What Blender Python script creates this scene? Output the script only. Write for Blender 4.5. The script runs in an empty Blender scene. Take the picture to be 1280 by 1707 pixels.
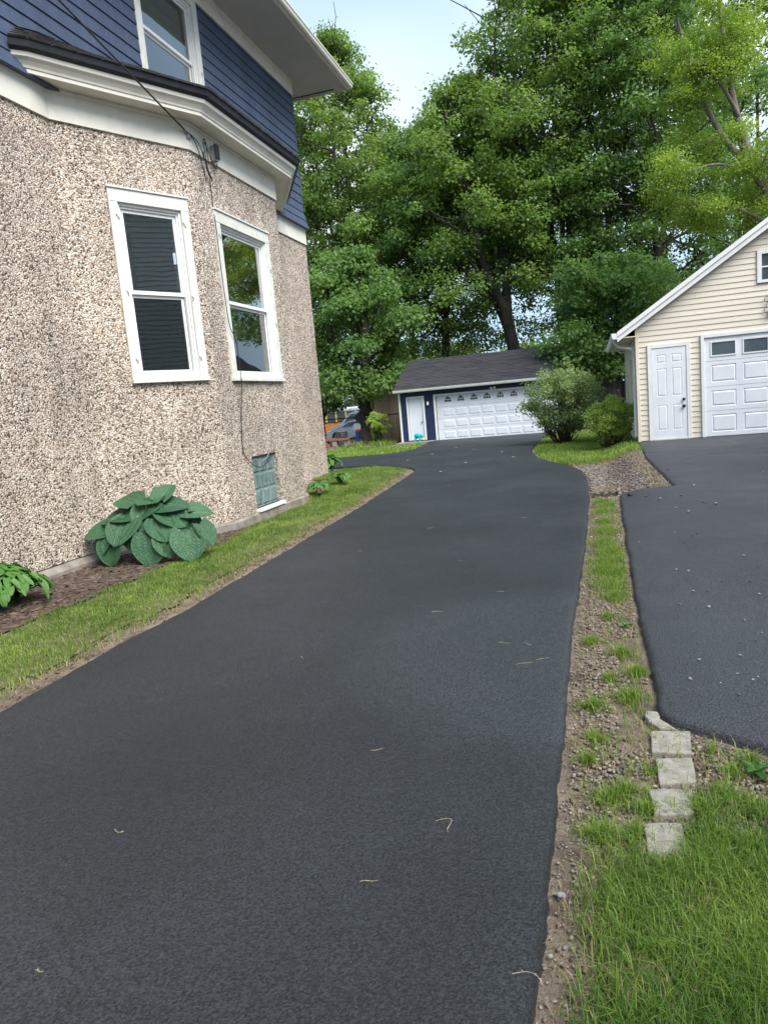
import bpy, math, random
import numpy as np
from mathutils import Vector, Matrix, noise as mnoise

R = math.radians
sc = bpy.context.scene
col = sc.collection

# ------------------------------------------------------------------ camera
cam_data = bpy.data.cameras.new('camera')
cam = bpy.data.objects.new('camera', cam_data)
col.objects.link(cam)
PITCH, ROLL, YAW = R(8.61), R(-5.115), R(17.05)
fw = Vector((-math.sin(YAW) * math.cos(PITCH), math.cos(YAW) * math.cos(PITCH), -math.sin(PITCH)))
rt = Vector((math.cos(YAW), math.sin(YAW), 0))
up = rt.cross(fw)
r2 = rt * math.cos(ROLL) + up * math.sin(ROLL)
u2 = -rt * math.sin(ROLL) + up * math.cos(ROLL)
cam.matrix_world = Matrix(((r2.x, u2.x, -fw.x, 0), (r2.y, u2.y, -fw.y, 0), (r2.z, u2.z, -fw.z, 1.6), (0, 0, 0, 1)))
cam_data.sensor_fit = 'HORIZONTAL'
cam_data.sensor_width = 36
cam_data.lens = 36 * 1180 / 1280
cam_data.clip_start = 0.05
cam_data.clip_end = 2000
sc.camera = cam

# ------------------------------------------------------------------ world and sun
SUN_EL, SUN_AZ = R(50), R(126)          # azimuth measured from +Y towards +X
world = bpy.data.worlds.new('World')
sc.world = world
world.use_nodes = True
wn, wl = world.node_tree.nodes, world.node_tree.links
bg = wn['Background']
sky = wn.new('ShaderNodeTexSky')
sky.sky_type = 'NISHITA'
sky.sun_disc = False
sky.sun_elevation = SUN_EL
sky.sun_rotation = SUN_AZ
sky.air_density = 1.0
sky.dust_density = 2.0
sky.ozone_density = 1.0
wtc = wn.new('ShaderNodeTexCoord')
wno = wn.new('ShaderNodeTexNoise')
wno.inputs['Scale'].default_value = 1.5
wno.inputs['Detail'].default_value = 2
wno.inputs['Roughness'].default_value = 0.5
wmap = wn.new('ShaderNodeMapping')
wmap.inputs['Location'].default_value = (0.35, 0.1, 0.0)
wmap.inputs['Scale'].default_value = (1, 1, 1.6)
wr = wn.new('ShaderNodeValToRGB')
wr.color_ramp.elements[0].position = 0.50
wr.color_ramp.elements[0].color = (0.0, 0.0, 0.0, 1)
wr.color_ramp.elements[1].position = 0.80
wr.color_ramp.elements[1].color = (0.95, 0.95, 0.95, 1)
wmix = wn.new('ShaderNodeMix')
wmix.data_type = 'RGBA'
wmix.inputs[7].default_value = (7.0, 7.2, 7.5, 1)
wl.new(wtc.outputs['Generated'], wmap.inputs['Vector'])
wl.new(wmap.outputs['Vector'], wno.inputs['Vector'])
wl.new(wno.outputs['Fac'], wr.inputs['Fac'])
wl.new(wr.outputs['Color'], wmix.inputs[0])
veil = wn.new('ShaderNodeMix')            # thin high haze over the whole sky
veil.data_type = 'RGBA'
veil.inputs[0].default_value = 0.78
veil.inputs[7].default_value = (2.9, 4.2, 5.6, 1)
wl.new(sky.outputs['Color'], veil.inputs[6])
wl.new(veil.outputs[2], wmix.inputs[6])
wl.new(wmix.outputs[2], bg.inputs['Color'])
bg.inputs['Strength'].default_value = 0.088

sun_data = bpy.data.lights.new('sun', 'SUN')
sun_data.energy = 2.9
sun_data.angle = R(38)
sun_data.color = (1.0, 0.96, 0.9)
sun = bpy.data.objects.new('sun', sun_data)
col.objects.link(sun)
sd = Vector((math.sin(SUN_AZ) * math.cos(SUN_EL), math.cos(SUN_AZ) * math.cos(SUN_EL), math.sin(SUN_EL)))
sun.rotation_euler = sd.to_track_quat('Z', 'Y').to_euler()

sc.view_settings.view_transform = 'Standard'
sc.view_settings.look = 'None'
sc.view_settings.gamma = 1
sc.view_settings.use_curve_mapping = False
sc.view_settings.exposure = 1.3

# ------------------------------------------------------------------ helpers
def sstep(a, b, x):
    t = np.clip((np.asarray(x, dtype=float) - a) / (b - a), 0, 1)
    return t * t * (3 - 2 * t)

def H(X, Y):
    base = -0.25 * sstep(12, 32, Y) - 0.6 * sstep(32, 54, Y)
    right = 0.2 * sstep(5, 17, Y) * sstep(0.1, 0.8, X) * (1 - sstep(24, 30, Y))
    zl = -0.06 + 0.16 * sstep(11.5, 15.4, Y) - 0.04 * sstep(16.5, 20, Y)
    left = (zl - base) * (1 - sstep(-5.2, -4.0, X)) * (1 - sstep(16, 20, Y))
    return base + right + left

def h(x, y):
    return float(H(x, y))

def link(o, parent=None):
    col.objects.link(o)
    if parent is not None:
        o.parent = parent
    return o

def tag(o, label=None, cat=None, group=None, kind=None):
    if label: o['label'] = label
    if cat: o['category'] = cat
    if group: o['group'] = group
    if kind: o['kind'] = kind
    return o

def thing(name, label, cat, group=None, loc=(0, 0, 0), rz=0):
    o = bpy.data.objects.new(name, None)
    o.empty_display_size = 0.1
    col.objects.link(o)
    o.location = loc
    o.rotation_euler = (0, 0, rz)
    return tag(o, label, cat, group)

def mesh_np(name, verts, quads, mat, parent=None, smooth=False, tint=None, k=4):
    me = bpy.data.meshes.new(name)
    verts = np.ascontiguousarray(verts, dtype=np.float32)
    quads = np.ascontiguousarray(quads, dtype=np.int32)
    n = len(quads)
    me.vertices.add(len(verts)); me.vertices.foreach_set('co', verts.ravel())
    me.loops.add(n * k); me.loops.foreach_set('vertex_index', quads.ravel())
    me.polygons.add(n)
    me.polygons.foreach_set('loop_start', np.arange(n, dtype=np.int32) * k)
    if smooth:
        me.polygons.foreach_set('use_smooth', np.ones(n, dtype=bool))
    if tint is not None:
        a = me.attributes.new('tint', 'FLOAT', 'POINT')
        a.data.foreach_set('value', np.ascontiguousarray(tint, dtype=np.float32))
    me.update(calc_edges=True)
    me.materials.append(mat)
    return link(bpy.data.objects.new(name, me), parent)

class MB:
    def __init__(s):
        s.v, s.f = [], []
    def add(s, vs, fs):
        b = len(s.v)
        s.v += [tuple(p) for p in vs]
        s.f += [tuple(i + b for i in f) for f in fs]
        return s
    def box(s, x0, x1, y0, y1, z0, z1):
        return s.hexa([(x0, y0, z0), (x1, y0, z0), (x1, y1, z0), (x0, y1, z0), (x0, y0, z1), (x1, y0, z1), (x1, y1, z1), (x0, y1, z1)])
    def hexa(s, p):
        return s.add(p, [(3, 2, 1, 0), (4, 5, 6, 7), (0, 1, 5, 4), (1, 2, 6, 5), (2, 3, 7, 6), (3, 0, 4, 7)])
    def prism(s, poly, a, b):
        """poly: list of points; a, b: offset vectors of the two ends"""
        n = len(poly)
        va = [tuple(Vector(p) + Vector(a)) for p in poly]
        vb = [tuple(Vector(p) + Vector(b)) for p in poly]
        return s.add(va + vb, [tuple(range(n))[::-1], tuple(range(n, 2 * n))] + [(i, (i + 1) % n, n + (i + 1) % n, n + i) for i in range(n)])
    def tube(s, pts, rad, seg=8, cap=True):
        pts = [Vector(p) for p in pts]
        if not hasattr(rad, '__len__'): rad = [rad] * len(pts)
        rings = []
        ref = Vector((0.3, 0.2, 0.93))
        for i, p in enumerate(pts):
            d = (pts[min(i + 1, len(pts) - 1)] - pts[max(i - 1, 0)]).normalized()
            if abs(d.dot(ref)) > 0.95: ref2 = Vector((1, 0.1, 0))
            else: ref2 = ref
            a = d.cross(ref2).normalized(); b = d.cross(a)
            rings.append([tuple(p + (a * math.cos(2 * math.pi * j / seg) + b * math.sin(2 * math.pi * j / seg)) * rad[i]) for j in range(seg)])
        vs = [q for r_ in rings for q in r_]
        fs = []
        for i in range(len(pts) - 1):
            for j in range(seg):
                k = (j + 1) % seg
                fs.append((i * seg + j, i * seg + k, (i + 1) * seg + k, (i + 1) * seg + j))
        if cap:
            fs.append(tuple(range(seg))); fs.append(tuple(range((len(pts) - 1) * seg, len(pts) * seg))[::-1])
        return s.add(vs, fs)
    def lathe(s, c, prof, axis='z', seg=16):
        """prof: (radius, height) pairs"""
        vs, fs = [], []
        for r_, z in prof:
            for j in range(seg):
                a = 2 * math.pi * j / seg
                p = (r_ * math.cos(a), r_ * math.sin(a), z)
                if axis == 'y': p = (p[0], p[2], p[1])
                if axis == 'x': p = (p[2], p[0], p[1])
                vs.append((c[0] + p[0], c[1] + p[1], c[2] + p[2]))
        for i in range(len(prof) - 1):
            for j in range(seg):
                k = (j + 1) % seg
                fs.append((i * seg + j, i * seg + k, (i + 1) * seg + k, (i + 1) * seg + j))
        fs.append(tuple(range(seg))); fs.append(tuple(range((len(prof) - 1) * seg, len(prof) * seg)))
        return s.add(vs, fs)
    def build(s, name, mat, parent=None, smooth=False, bevel=0, seg=1, kind=None):
        me = bpy.data.meshes.new(name)
        me.from_pydata(s.v, [], s.f)
        me.materials.append(mat)
        if smooth:
            me.polygons.foreach_set('use_smooth', np.ones(len(me.polygons), dtype=bool))
        me.update()
        o = link(bpy.data.objects.new(name, me), parent)
        if bevel:
            m = o.modifiers.new('bevel', 'BEVEL'); m.width = bevel; m.segments = seg; m.limit_method = 'ANGLE'
        if kind: o['kind'] = kind
        return o

def fixn(o):
    import bmesh
    bm = bmesh.new(); bm.from_mesh(o.data); bmesh.ops.recalc_face_normals(bm, faces=bm.faces); bm.to_mesh(o.data); bm.free()
    return o

class Frame:
    """wall frame: origin, u along the wall, n outward, v is up"""
    def __init__(s, o, u, n):
        s.o, s.u, s.n = Vector(o), Vector(u).normalized(), Vector(n).normalized()
    def p(s, u, v, n):
        return s.o + s.u * u + Vector((0, 0, v)) + s.n * n
    def box(s, mb, u0, u1, v0, v1, n0, n1):
        P = s.p
        return mb.hexa([P(u0, v0, n0), P(u1, v0, n0), P(u1, v0, n1), P(u0, v0, n1), P(u0, v1, n0), P(u1, v1, n0), P(u1, v1, n1), P(u0, v1, n1)])
    def mk(s, name, mat, parent, *bs, bevel=0):
        mb = MB()
        for b in bs: s.box(mb, *b)
        return fixn(mb.build(name, mat, parent, bevel=bevel))

# ------------------------------------------------------------------ materials
def lerp3(a, b, t): return tuple(a[i] + (b[i] - a[i]) * t for i in range(3))

def new_mat(name):
    m = bpy.data.materials.new(name); m.use_nodes = True
    return m, m.node_tree.nodes, m.node_tree.links, m.node_tree.nodes['Principled BSDF']

def node(nt, t, **kw):
    n = nt.new(t)
    for k, v in kw.items():
        if k in n.inputs: n.inputs[k].default_value = v
        else: setattr(n, k, v)
    return n

def c4(c): return (c[0], c[1], c[2], 1)

def surf(name, c1, c2, scale=4.0, rough=0.7, bump=0.0, bscale=60.0, detail=5, spec=0.4, rvar=0.0, stretch=None, lo=0.35, hi=0.65, metal=0.0, bdist=0.01, speck=None):
    """two-tone noise colour, fine bump; object coordinates"""
    m, n, l, b = new_mat(name)
    tc = node(n, 'ShaderNodeTexCoord')
    mp = node(n, 'ShaderNodeMapping')
    if stretch: mp.inputs['Scale'].default_value = stretch
    l.new(tc.outputs['Object'], mp.inputs['Vector'])
    no = node(n, 'ShaderNodeTexNoise', Scale=scale, Detail=detail, Roughness=0.6)
    l.new(mp.outputs['Vector'], no.inputs['Vector'])
    rp = node(n, 'ShaderNodeValToRGB')
    rp.color_ramp.elements[0].position = lo; rp.color_ramp.elements[0].color = c4(c1)
    rp.color_ramp.elements[1].position = hi; rp.color_ramp.elements[1].color = c4(c2)
    l.new(no.outputs['Fac'], rp.inputs['Fac'])
    out = rp.outputs['Color']
    if speck:
        sc_, amt, colr = speck
        n3 = node(n, 'ShaderNodeTexNoise', Scale=sc_, Detail=3)
        l.new(mp.outputs['Vector'], n3.inputs['Vector'])
        r3 = node(n, 'ShaderNodeValToRGB')
        r3.color_ramp.elements[0].position = 0.55; r3.color_ramp.elements[0].color = (0, 0, 0, 1)
        r3.color_ramp.elements[1].position = 0.75; r3.color_ramp.elements[1].color = (amt, amt, amt, 1)
        l.new(n3.outputs['Fac'], r3.inputs['Fac'])
        mx = node(n, 'ShaderNodeMix', data_type='RGBA'); mx.inputs[7].default_value = c4(colr)
        l.new(r3.outputs['Color'], mx.inputs[0]); l.new(out, mx.inputs[6]); out = mx.outputs[2]
    l.new(out, b.inputs['Base Color'])
    b.inputs['Roughness'].default_value = rough
    b.inputs['Specular IOR Level'].default_value = spec
    b.inputs['Metallic'].default_value = metal
    if rvar:
        mr = node(n, 'ShaderNodeMapRange'); mr.inputs['To Min'].default_value = rough - rvar; mr.inputs['To Max'].default_value = rough + rvar
        l.new(no.outputs['Fac'], mr.inputs['Value']); l.new(mr.outputs['Result'], b.inputs['Roughness'])
    if bump:
        n2 = node(n, 'ShaderNodeTexNoise', Scale=bscale, Detail=4, Roughness=0.6)
        l.new(mp.outputs['Vector'], n2.inputs['Vector'])
        bp = node(n, 'ShaderNodeBump', Strength=bump, Distance=bdist)
        l.new(n2.outputs['Fac'], bp.inputs['Height']); l.new(bp.outputs['Normal'], b.inputs['Normal'])
    return m

def leaf_mat(name, dark, light, trans=0.35, rough=0.45, bump=False):
    m, n, l, b = new_mat(name)
    at = node(n, 'ShaderNodeAttribute', attribute_name='tint')
    rp = node(n, 'ShaderNodeValToRGB')
    rp.color_ramp.elements[0].position = 0.0; rp.color_ramp.elements[0].color = c4(dark)
    rp.color_ramp.elements[1].position = 1.0; rp.color_ramp.elements[1].color = c4(light)
    l.new(at.outputs['Fac'], rp.inputs['Fac'])
    l.new(rp.outputs['Color'], b.inputs['Base Color'])
    b.inputs['Roughness'].default_value = rough
    b.inputs['Specular IOR Level'].default_value = 0.3
    if bump:
        tc = node(n, 'ShaderNodeTexCoord')
        mp = node(n, 'ShaderNodeMapping'); mp.inputs['Scale'].default_value = (.45, 1, 1)
        l.new(tc.outputs['Object'], mp.inputs['Vector'])
        vo = node(n, 'ShaderNodeTexVoronoi', Scale=75.0); l.new(mp.outputs['Vector'], vo.inputs['Vector'])
        bp = node(n, 'ShaderNodeBump', Strength=.8, Distance=.010); l.new(vo.outputs['Distance'], bp.inputs['Height']); l.new(bp.outputs['Normal'], b.inputs['Normal'])
    tr = node(n, 'ShaderNodeBsdfTranslucent')
    hs = node(n, 'ShaderNodeHueSaturation', Hue=0.485, Saturation=1.15, Value=1.5)
    l.new(rp.outputs['Color'], hs.inputs['Color']); l.new(hs.outputs['Color'], tr.inputs['Color'])
    mx = node(n, 'ShaderNodeMixShader'); mx.inputs[0].default_value = trans
    l.new(b.outputs['BSDF'], mx.inputs[1]); l.new(tr.outputs['BSDF'], mx.inputs[2])
    l.new(mx.outputs['Shader'], n['Material Output'].inputs['Surface'])
    return m

def stucco_mat():
    m, n, l, b = new_mat('pebble_dash')
    tc = node(n, 'ShaderNodeTexCoord')
    nz = node(n, 'ShaderNodeTexNoise', Scale=14.0, Detail=2)
    l.new(tc.outputs['Object'], nz.inputs['Vector'])
    vm = node(n, 'ShaderNodeVectorMath', operation='MULTIPLY_ADD')
    vm.inputs[1].default_value = (0.03, 0.03, 0.03)
    l.new(nz.outputs['Color'], vm.inputs[0]); l.new(tc.outputs['Object'], vm.inputs[2])
    vo = node(n, 'ShaderNodeTexVoronoi', Scale=50.0, Randomness=1.0)
    l.new(vm.outputs['Vector'], vo.inputs['Vector'])
    sep = node(n, 'ShaderNodeSeparateColor'); l.new(vo.outputs['Color'], sep.inputs['Color'])
    rp = node(n, 'ShaderNodeValToRGB'); cr = rp.color_ramp; cr.interpolation = 'CONSTANT'
    stops = [(0, (.038, .028, .024)), (.10, (.20, .14, .105)), (.19, (.50, .40, .32)), (.36, (.64, .545, .455)), (.60, (.40, .305, .235)), (.72, (.80, .74, .66)), (.92, (.27, .225, .19))]
    cr.elements[0].position = 0; cr.elements[0].color = c4(stops[0][1])
    cr.elements[1].position = stops[1][0]; cr.elements[1].color = c4(stops[1][1])
    for p_, c_ in stops[2:]:
        e = cr.elements.new(p_); e.color = c4(c_)
    l.new(sep.outputs['Red'], rp.inputs['Fac'])
    # grouted edges between pebbles
    mr = node(n, 'ShaderNodeMapRange'); mr.inputs['From Min'].default_value = 0.25; mr.inputs['From Max'].default_value = 0.75
    mr.inputs['To Min'].default_value = 0.0; mr.inputs['To Max'].default_value = 0.5
    l.new(vo.outputs['Distance'], mr.inputs['Value'])
    mx = node(n, 'ShaderNodeMix', data_type='RGBA'); mx.inputs[7].default_value = (0.26, 0.205, 0.16, 1)
    l.new(mr.outputs['Result'], mx.inputs[0]); l.new(rp.outputs['Color'], mx.inputs[6])
    # weather stains
    n4 = node(n, 'ShaderNodeTexNoise', Scale=0.9, Detail=5, Roughness=0.65); l.new(tc.outputs['Object'], n4.inputs['Vector'])
    m4 = node(n, 'ShaderNodeMapRange'); m4.inputs['From Min'].default_value = 0.35; m4.inputs['From Max'].default_value = 0.7
    m4.inputs['To Min'].default_value = 0.78; m4.inputs['To Max'].default_value = 1.14
    mp5 = node(n, 'ShaderNodeMapping'); mp5.inputs['Scale'].default_value = (2.6, 2.6, .22); l.new(tc.outputs['Object'], mp5.inputs['Vector'])
    n5 = node(n, 'ShaderNodeTexNoise', Scale=1.6, Detail=4, Roughness=0.6); l.new(mp5.outputs['Vector'], n5.inputs['Vector'])
    a5 = node(n, 'ShaderNodeMath', operation='MULTIPLY_ADD'); a5.inputs[1].default_value = 0.5; a5.inputs[2].default_value = -0.25; l.new(n5.outputs['Fac'], a5.inputs[0])
    a6 = node(n, 'ShaderNodeMath', operation='ADD'); l.new(n4.outputs['Fac'], a6.inputs[0]); l.new(a5.outputs[0], a6.inputs[1])
    l.new(a6.outputs[0], m4.inputs['Value'])
    mm = node(n, 'ShaderNodeVectorMath', operation='SCALE')
    l.new(mx.outputs[2], mm.inputs[0]); l.new(m4.outputs['Result'], mm.inputs['Scale'])
    l.new(mm.outputs['Vector'], b.inputs['Base Color'])
    b.inputs['Roughness'].default_value = 0.85
    iv = node(n, 'ShaderNodeMath', operation='SUBTRACT'); iv.inputs[0].default_value = 1.0
    l.new(vo.outputs['Distance'], iv.inputs[1])
    ad = node(n, 'ShaderNodeMath', operation='ADD'); l.new(iv.outputs[0], ad.inputs[0]); l.new(sep.outputs['Green'], ad.inputs[1])
    bp = node(n, 'ShaderNodeBump', Strength=1.0, Distance=0.014)
    l.new(ad.outputs[0], bp.inputs['Height']); l.new(bp.outputs['Normal'], b.inputs['Normal'])
    return m

def asphalt_mat(name, base, lift):
    m, n, l, b = new_mat(name)
    tc = node(n, 'ShaderNodeTexCoord')
    big = node(n, 'ShaderNodeTexNoise', Scale=0.55, Detail=4, Roughness=0.55); l.new(tc.outputs['Object'], big.inputs['Vector'])
    mid = node(n, 'ShaderNodeTexNoise', Scale=9.0, Detail=5, Roughness=0.65); l.new(tc.outputs['Object'], mid.inputs['Vector'])
    rp = node(n, 'ShaderNodeValToRGB')
    rp.color_ramp.elements[0].position = 0.3; rp.color_ramp.elements[0].color = c4(base)
    rp.color_ramp.elements[1].position = 0.75; rp.color_ramp.elements[1].color = c4(lift)
    l.new(big.outputs['Fac'], rp.inputs['Fac'])
    vo = node(n, 'ShaderNodeTexVoronoi', Scale=150.0); l.new(tc.outputs['Object'], vo.inputs['Vector'])
    fine = node(n, 'ShaderNodeTexNoise', Scale=230.0, Detail=2, Roughness=0.6); l.new(tc.outputs['Object'], fine.inputs['Vector'])
    # worn specks of stone showing through the sealer
    r3 = node(n, 'ShaderNodeValToRGB')
    r3.color_ramp.elements[0].position = 0.66; r3.color_ramp.elements[0].color = (0, 0, 0, 1)
    r3.color_ramp.elements[1].position = 0.78; r3.color_ramp.elements[1].color = (0.5, 0.5, 0.5, 1)
    l.new(fine.outputs['Fac'], r3.inputs['Fac'])
    mx = node(n, 'ShaderNodeMix', data_type='RGBA'); mx.inputs[7].default_value = (0.12, 0.12, 0.12, 1)
    l.new(r3.outputs['Color'], mx.inputs[0]); l.new(rp.outputs['Color'], mx.inputs[6])
    l.new(mx.outputs[2], b.inputs['Base Color'])
    sw = node(n, 'ShaderNodeTexNoise', Scale=0.8, Detail=3, Roughness=0.5, Distortion=1.6); l.new(tc.outputs['Object'], sw.inputs['Vector'])
    av = node(n, 'ShaderNodeMath', operation='MULTIPLY_ADD'); av.inputs[1].default_value = 0.35
    l.new(mid.outputs['Fac'], av.inputs[0]); l.new(sw.outputs['Fac'], av.inputs[2])
    mr = node(n, 'ShaderNodeMapRange'); mr.inputs['From Min'].default_value = 0.3; mr.inputs['From Max'].default_value = 0.85
    mr.inputs['To Min'].default_value = 0.40; mr.inputs['To Max'].default_value = 0.68
    # satin sweep in the sealer: smoother, with pale sheen also mixed into the colour
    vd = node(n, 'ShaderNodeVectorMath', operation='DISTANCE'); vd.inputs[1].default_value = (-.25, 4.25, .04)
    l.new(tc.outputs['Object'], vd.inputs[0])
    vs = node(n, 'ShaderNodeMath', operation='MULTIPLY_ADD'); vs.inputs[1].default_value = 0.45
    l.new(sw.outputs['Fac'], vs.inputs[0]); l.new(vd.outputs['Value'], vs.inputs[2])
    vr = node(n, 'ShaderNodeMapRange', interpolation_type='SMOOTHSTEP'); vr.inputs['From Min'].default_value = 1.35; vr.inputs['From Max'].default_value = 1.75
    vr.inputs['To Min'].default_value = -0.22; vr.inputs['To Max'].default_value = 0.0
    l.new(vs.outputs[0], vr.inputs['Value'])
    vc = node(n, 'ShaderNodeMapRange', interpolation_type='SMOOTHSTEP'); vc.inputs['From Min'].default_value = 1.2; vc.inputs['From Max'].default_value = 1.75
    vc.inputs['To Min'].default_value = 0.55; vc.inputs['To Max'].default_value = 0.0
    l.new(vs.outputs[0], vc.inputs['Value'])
    mxp = node(n, 'ShaderNodeMix', data_type='RGBA'); mxp.inputs[7].default_value = (0.032, 0.038, 0.044, 1)  # blue-grey sheen painted into the base colour inside the sweep
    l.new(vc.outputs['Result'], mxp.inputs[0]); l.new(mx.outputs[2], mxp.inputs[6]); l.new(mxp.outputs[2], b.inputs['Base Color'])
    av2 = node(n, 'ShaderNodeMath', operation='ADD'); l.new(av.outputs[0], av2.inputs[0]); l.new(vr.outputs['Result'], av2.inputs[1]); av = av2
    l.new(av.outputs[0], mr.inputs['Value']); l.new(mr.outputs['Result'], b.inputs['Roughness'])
    b.inputs['Specular IOR Level'].default_value = 0.5
    grit = node(n, 'ShaderNodeTexNoise', Scale=105.0, Detail=3, Roughness=0.65, Distortion=0.3); l.new(tc.outputs['Object'], grit.inputs['Vector'])
    gr = node(n, 'ShaderNodeMapRange', interpolation_type='SMOOTHSTEP'); gr.inputs['From Min'].default_value = 0.30; gr.inputs['From Max'].default_value = 0.62
    l.new(grit.outputs['Fac'], gr.inputs['Value'])
    # stones in the mix are paler than the binder between them
    gc = node(n, 'ShaderNodeMapRange'); gc.inputs['From Min'].default_value = 0.34; gc.inputs['From Max'].default_value = 0.68
    gc.inputs['To Min'].default_value = 0.25; gc.inputs['To Max'].default_value = 2.1
    l.new(grit.outputs['Fac'], gc.inputs['Value'])
    gm_ = node(n, 'ShaderNodeVectorMath', operation='SCALE'); l.new(mxp.outputs[2], gm_.inputs[0]); l.new(gc.outputs['Result'], gm_.inputs['Scale'])
    l.new(gm_.outputs['Vector'], b.inputs['Base Color'])
    a3 = node(n, 'ShaderNodeMath', operation='MULTIPLY_ADD'); a3.inputs[1].default_value = 0.35
    l.new(fine.outputs['Fac'], a3.inputs[0]); l.new(gr.outputs['Result'], a3.inputs[2])
    bp = node(n, 'ShaderNodeBump', Strength=1.0, Distance=0.0032)
    l.new(a3.outputs[0], bp.inputs['Height']); l.new(bp.outputs['Normal'], b.inputs['Normal'])
    return m

def glass_mat(name, refl=1.0):
    m, n, l, b = new_mat(name)
    n.remove(b)
    fr = node(n, 'ShaderNodeFresnel', IOR=1.6)
    mu = node(n, 'ShaderNodeMath', operation='MULTIPLY'); mu.inputs[1].default_value = 5.2 * refl; mu.use_clamp = True
    l.new(fr.outputs[0], mu.inputs[0])
    gl = node(n, 'ShaderNodeBsdfGlossy', Roughness=0.015)
    nz = node(n, 'ShaderNodeTexNoise', Scale=1.6, Detail=1)
    tc = node(n, 'ShaderNodeTexCoord'); l.new(tc.outputs['Object'], nz.inputs['Vector'])
    bp = node(n, 'ShaderNodeBump', Strength=0.12, Distance=0.01); l.new(nz.outputs['Fac'], bp.inputs['Height']); l.new(bp.outputs['Normal'], gl.inputs['Normal'])
    tr = node(n, 'ShaderNodeBsdfTransparent'); tr.inputs['Color'].default_value = (0.82, 0.86, 0.85, 1)
    mx = node(n, 'ShaderNodeMixShader')
    l.new(mu.outputs[0], mx.inputs[0]); l.new(tr.outputs[0], mx.inputs[1]); l.new(gl.outputs[0], mx.inputs[2])
    l.new(mx.outputs[0], n['Material Output'].inputs['Surface'])
    return m

M = {}
M['stucco'] = stucco_mat()
M['cream'] = surf('cream_paint', (.60, .58, .51), (.70, .68, .61), 3, .5, .12, 40, bdist=.004, speck=(3, .25, (.45, .42, .36)))
M['white'] = surf('white_paint', (.64, .65, .65), (.71, .72, .72), 2.5, .4, .08, 30, bdist=.003)
M['dullwhite'] = surf('weathered_white_paint', (.54, .55, .50), (.64, .65, .60), 5, .55, .3, 60, bdist=.004, speck=(9, .35, (.40, .39, .34)))
M['soffit'] = surf('grey_soffit_paint', (.46, .45, .43), (.52, .51, .48), 2, .6, .08, 30)
M['bluesiding'] = surf('blue_shingle_paint', (.043, .059, .105), (.058, .078, .132), 2.2, .55, .35, 30, stretch=(1, 1, 0.12), bdist=.006, speck=(18, .3, (.11, .14, .20)))
M['navy'] = surf('navy_paint', (.012, .020, .062), (.018, .028, .082), 2, .5, .2, 40, stretch=(1, 1, .15))
M['blackmetal'] = surf('black_gutter', (.012, .013, .018), (.022, .023, .03), 6, .45, .1, 40)
M['shingle'] = surf('asphalt_shingle', (.035, .033, .034), (.085, .08, .08), 7, .9, .7, 120, bdist=.01, stretch=(1, 1, 1))
M['garageroof'] = surf('garage_roof_shingle', (.020, .020, .025), (.044, .043, .049), 3.5, .9, .8, 60, bdist=.02, stretch=(.35, 1, 1), speck=(2.2, .6, (.03, .03, .034)))
M['concrete'] = surf('concrete', (.15, .13, .11), (.27, .245, .21), 5, .9, .5, 60, bdist=.008, speck=(14, .5, (.16, .14, .11)))
M['paver'] = surf('paver_concrete', (.24, .225, .19), (.36, .34, .295), 26, .95, .9, 260, bdist=.005, speck=(120, .8, (.13, .12, .10)))
M['catkin'] = surf('catkin', (.30, .25, .16), (.46, .40, .27), 60, .85)
M['soil'] = surf('soil', (.10, .075, .055), (.25, .195, .148), 5, .97, 1.0, 90, bdist=.02, detail=10, speck=(55, .8, (.33, .28, .225)))
M['thatch'] = surf('lawn_thatch', (.055, .075, .022), (.13, .13, .05), 9, .95, .8, 60, bdist=.02)
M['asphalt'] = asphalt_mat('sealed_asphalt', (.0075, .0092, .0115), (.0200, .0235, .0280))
M['asphalt2'] = asphalt_mat('neighbour_asphalt', (.026, .026, .032), (.042, .042, .050))
M['bark'] = surf('tree_bark', (.022, .019, .016), (.06, .052, .045), 6, .95, .9, 18, stretch=(1, 1, .2), bdist=.05)
M['palebark'] = surf('grey_bark', (.09, .085, .07), (.19, .175, .15), 6, .95, .8, 18, stretch=(1, 1, .25), bdist=.04)
M['stem'] = surf('stem', (.03, .024, .016), (.07, .055, .035), 20, .9)
M['maple'] = leaf_mat('maple_leaf', (.070, .140, .038), (.215, .325, .080), .52)
M['maple2'] = leaf_mat('dark_maple_leaf', (.058, .128, .040), (.18, .30, .080), .5)
M['paleleaf'] = leaf_mat('pale_leaf', (.055, .10, .03), (.16, .22, .07), .4)
M['locust'] = leaf_mat('locust_leaf', (.095, .18, .028), (.25, .355, .065), .45)
M['bush'] = leaf_mat('bush_leaf', (.09, .16, .05), (.30, .38, .16), .45)
M['bush2'] = leaf_mat('light_bush_leaf', (.19, .30, .055), (.45, .55, .16), .5)
M['hosta'] = leaf_mat('blue_hosta_leaf', (.017, .064, .032), (.080, .18, .090), .15, .38, bump=True)
M['hosta2'] = leaf_mat('green_hosta_leaf', (.032, .11, .022), (.11, .24, .05), .28, .4)
M['grass'] = leaf_mat('grass_blade', (.055, .13, .018), (.29, .39, .085), .40, .5)
M['drygrass'] = leaf_mat('dry_grass', (.15, .105, .055), (.42, .34, .20), .25, .7)
M['mulch'] = leaf_mat('bark_mulch', (.035, .025, .020), (.15, .105, .08), .0, .9)
M['gravel'] = leaf_mat('gravel', (.10, .08, .062), (.33, .285, .24), .0, .9)
M['chips'] = leaf_mat('wood_chips', (.075, .06, .048), (.30, .255, .215), .0, .9)
M['stone'] = surf('stone', (.16, .16, .165), (.36, .36, .37), 30, .85, .5, 120, bdist=.004)
M['darkstone'] = surf('dark_stone', (.05, .05, .052), (.12, .12, .125), 30, .85, .5, 120, bdist=.004)
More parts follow.
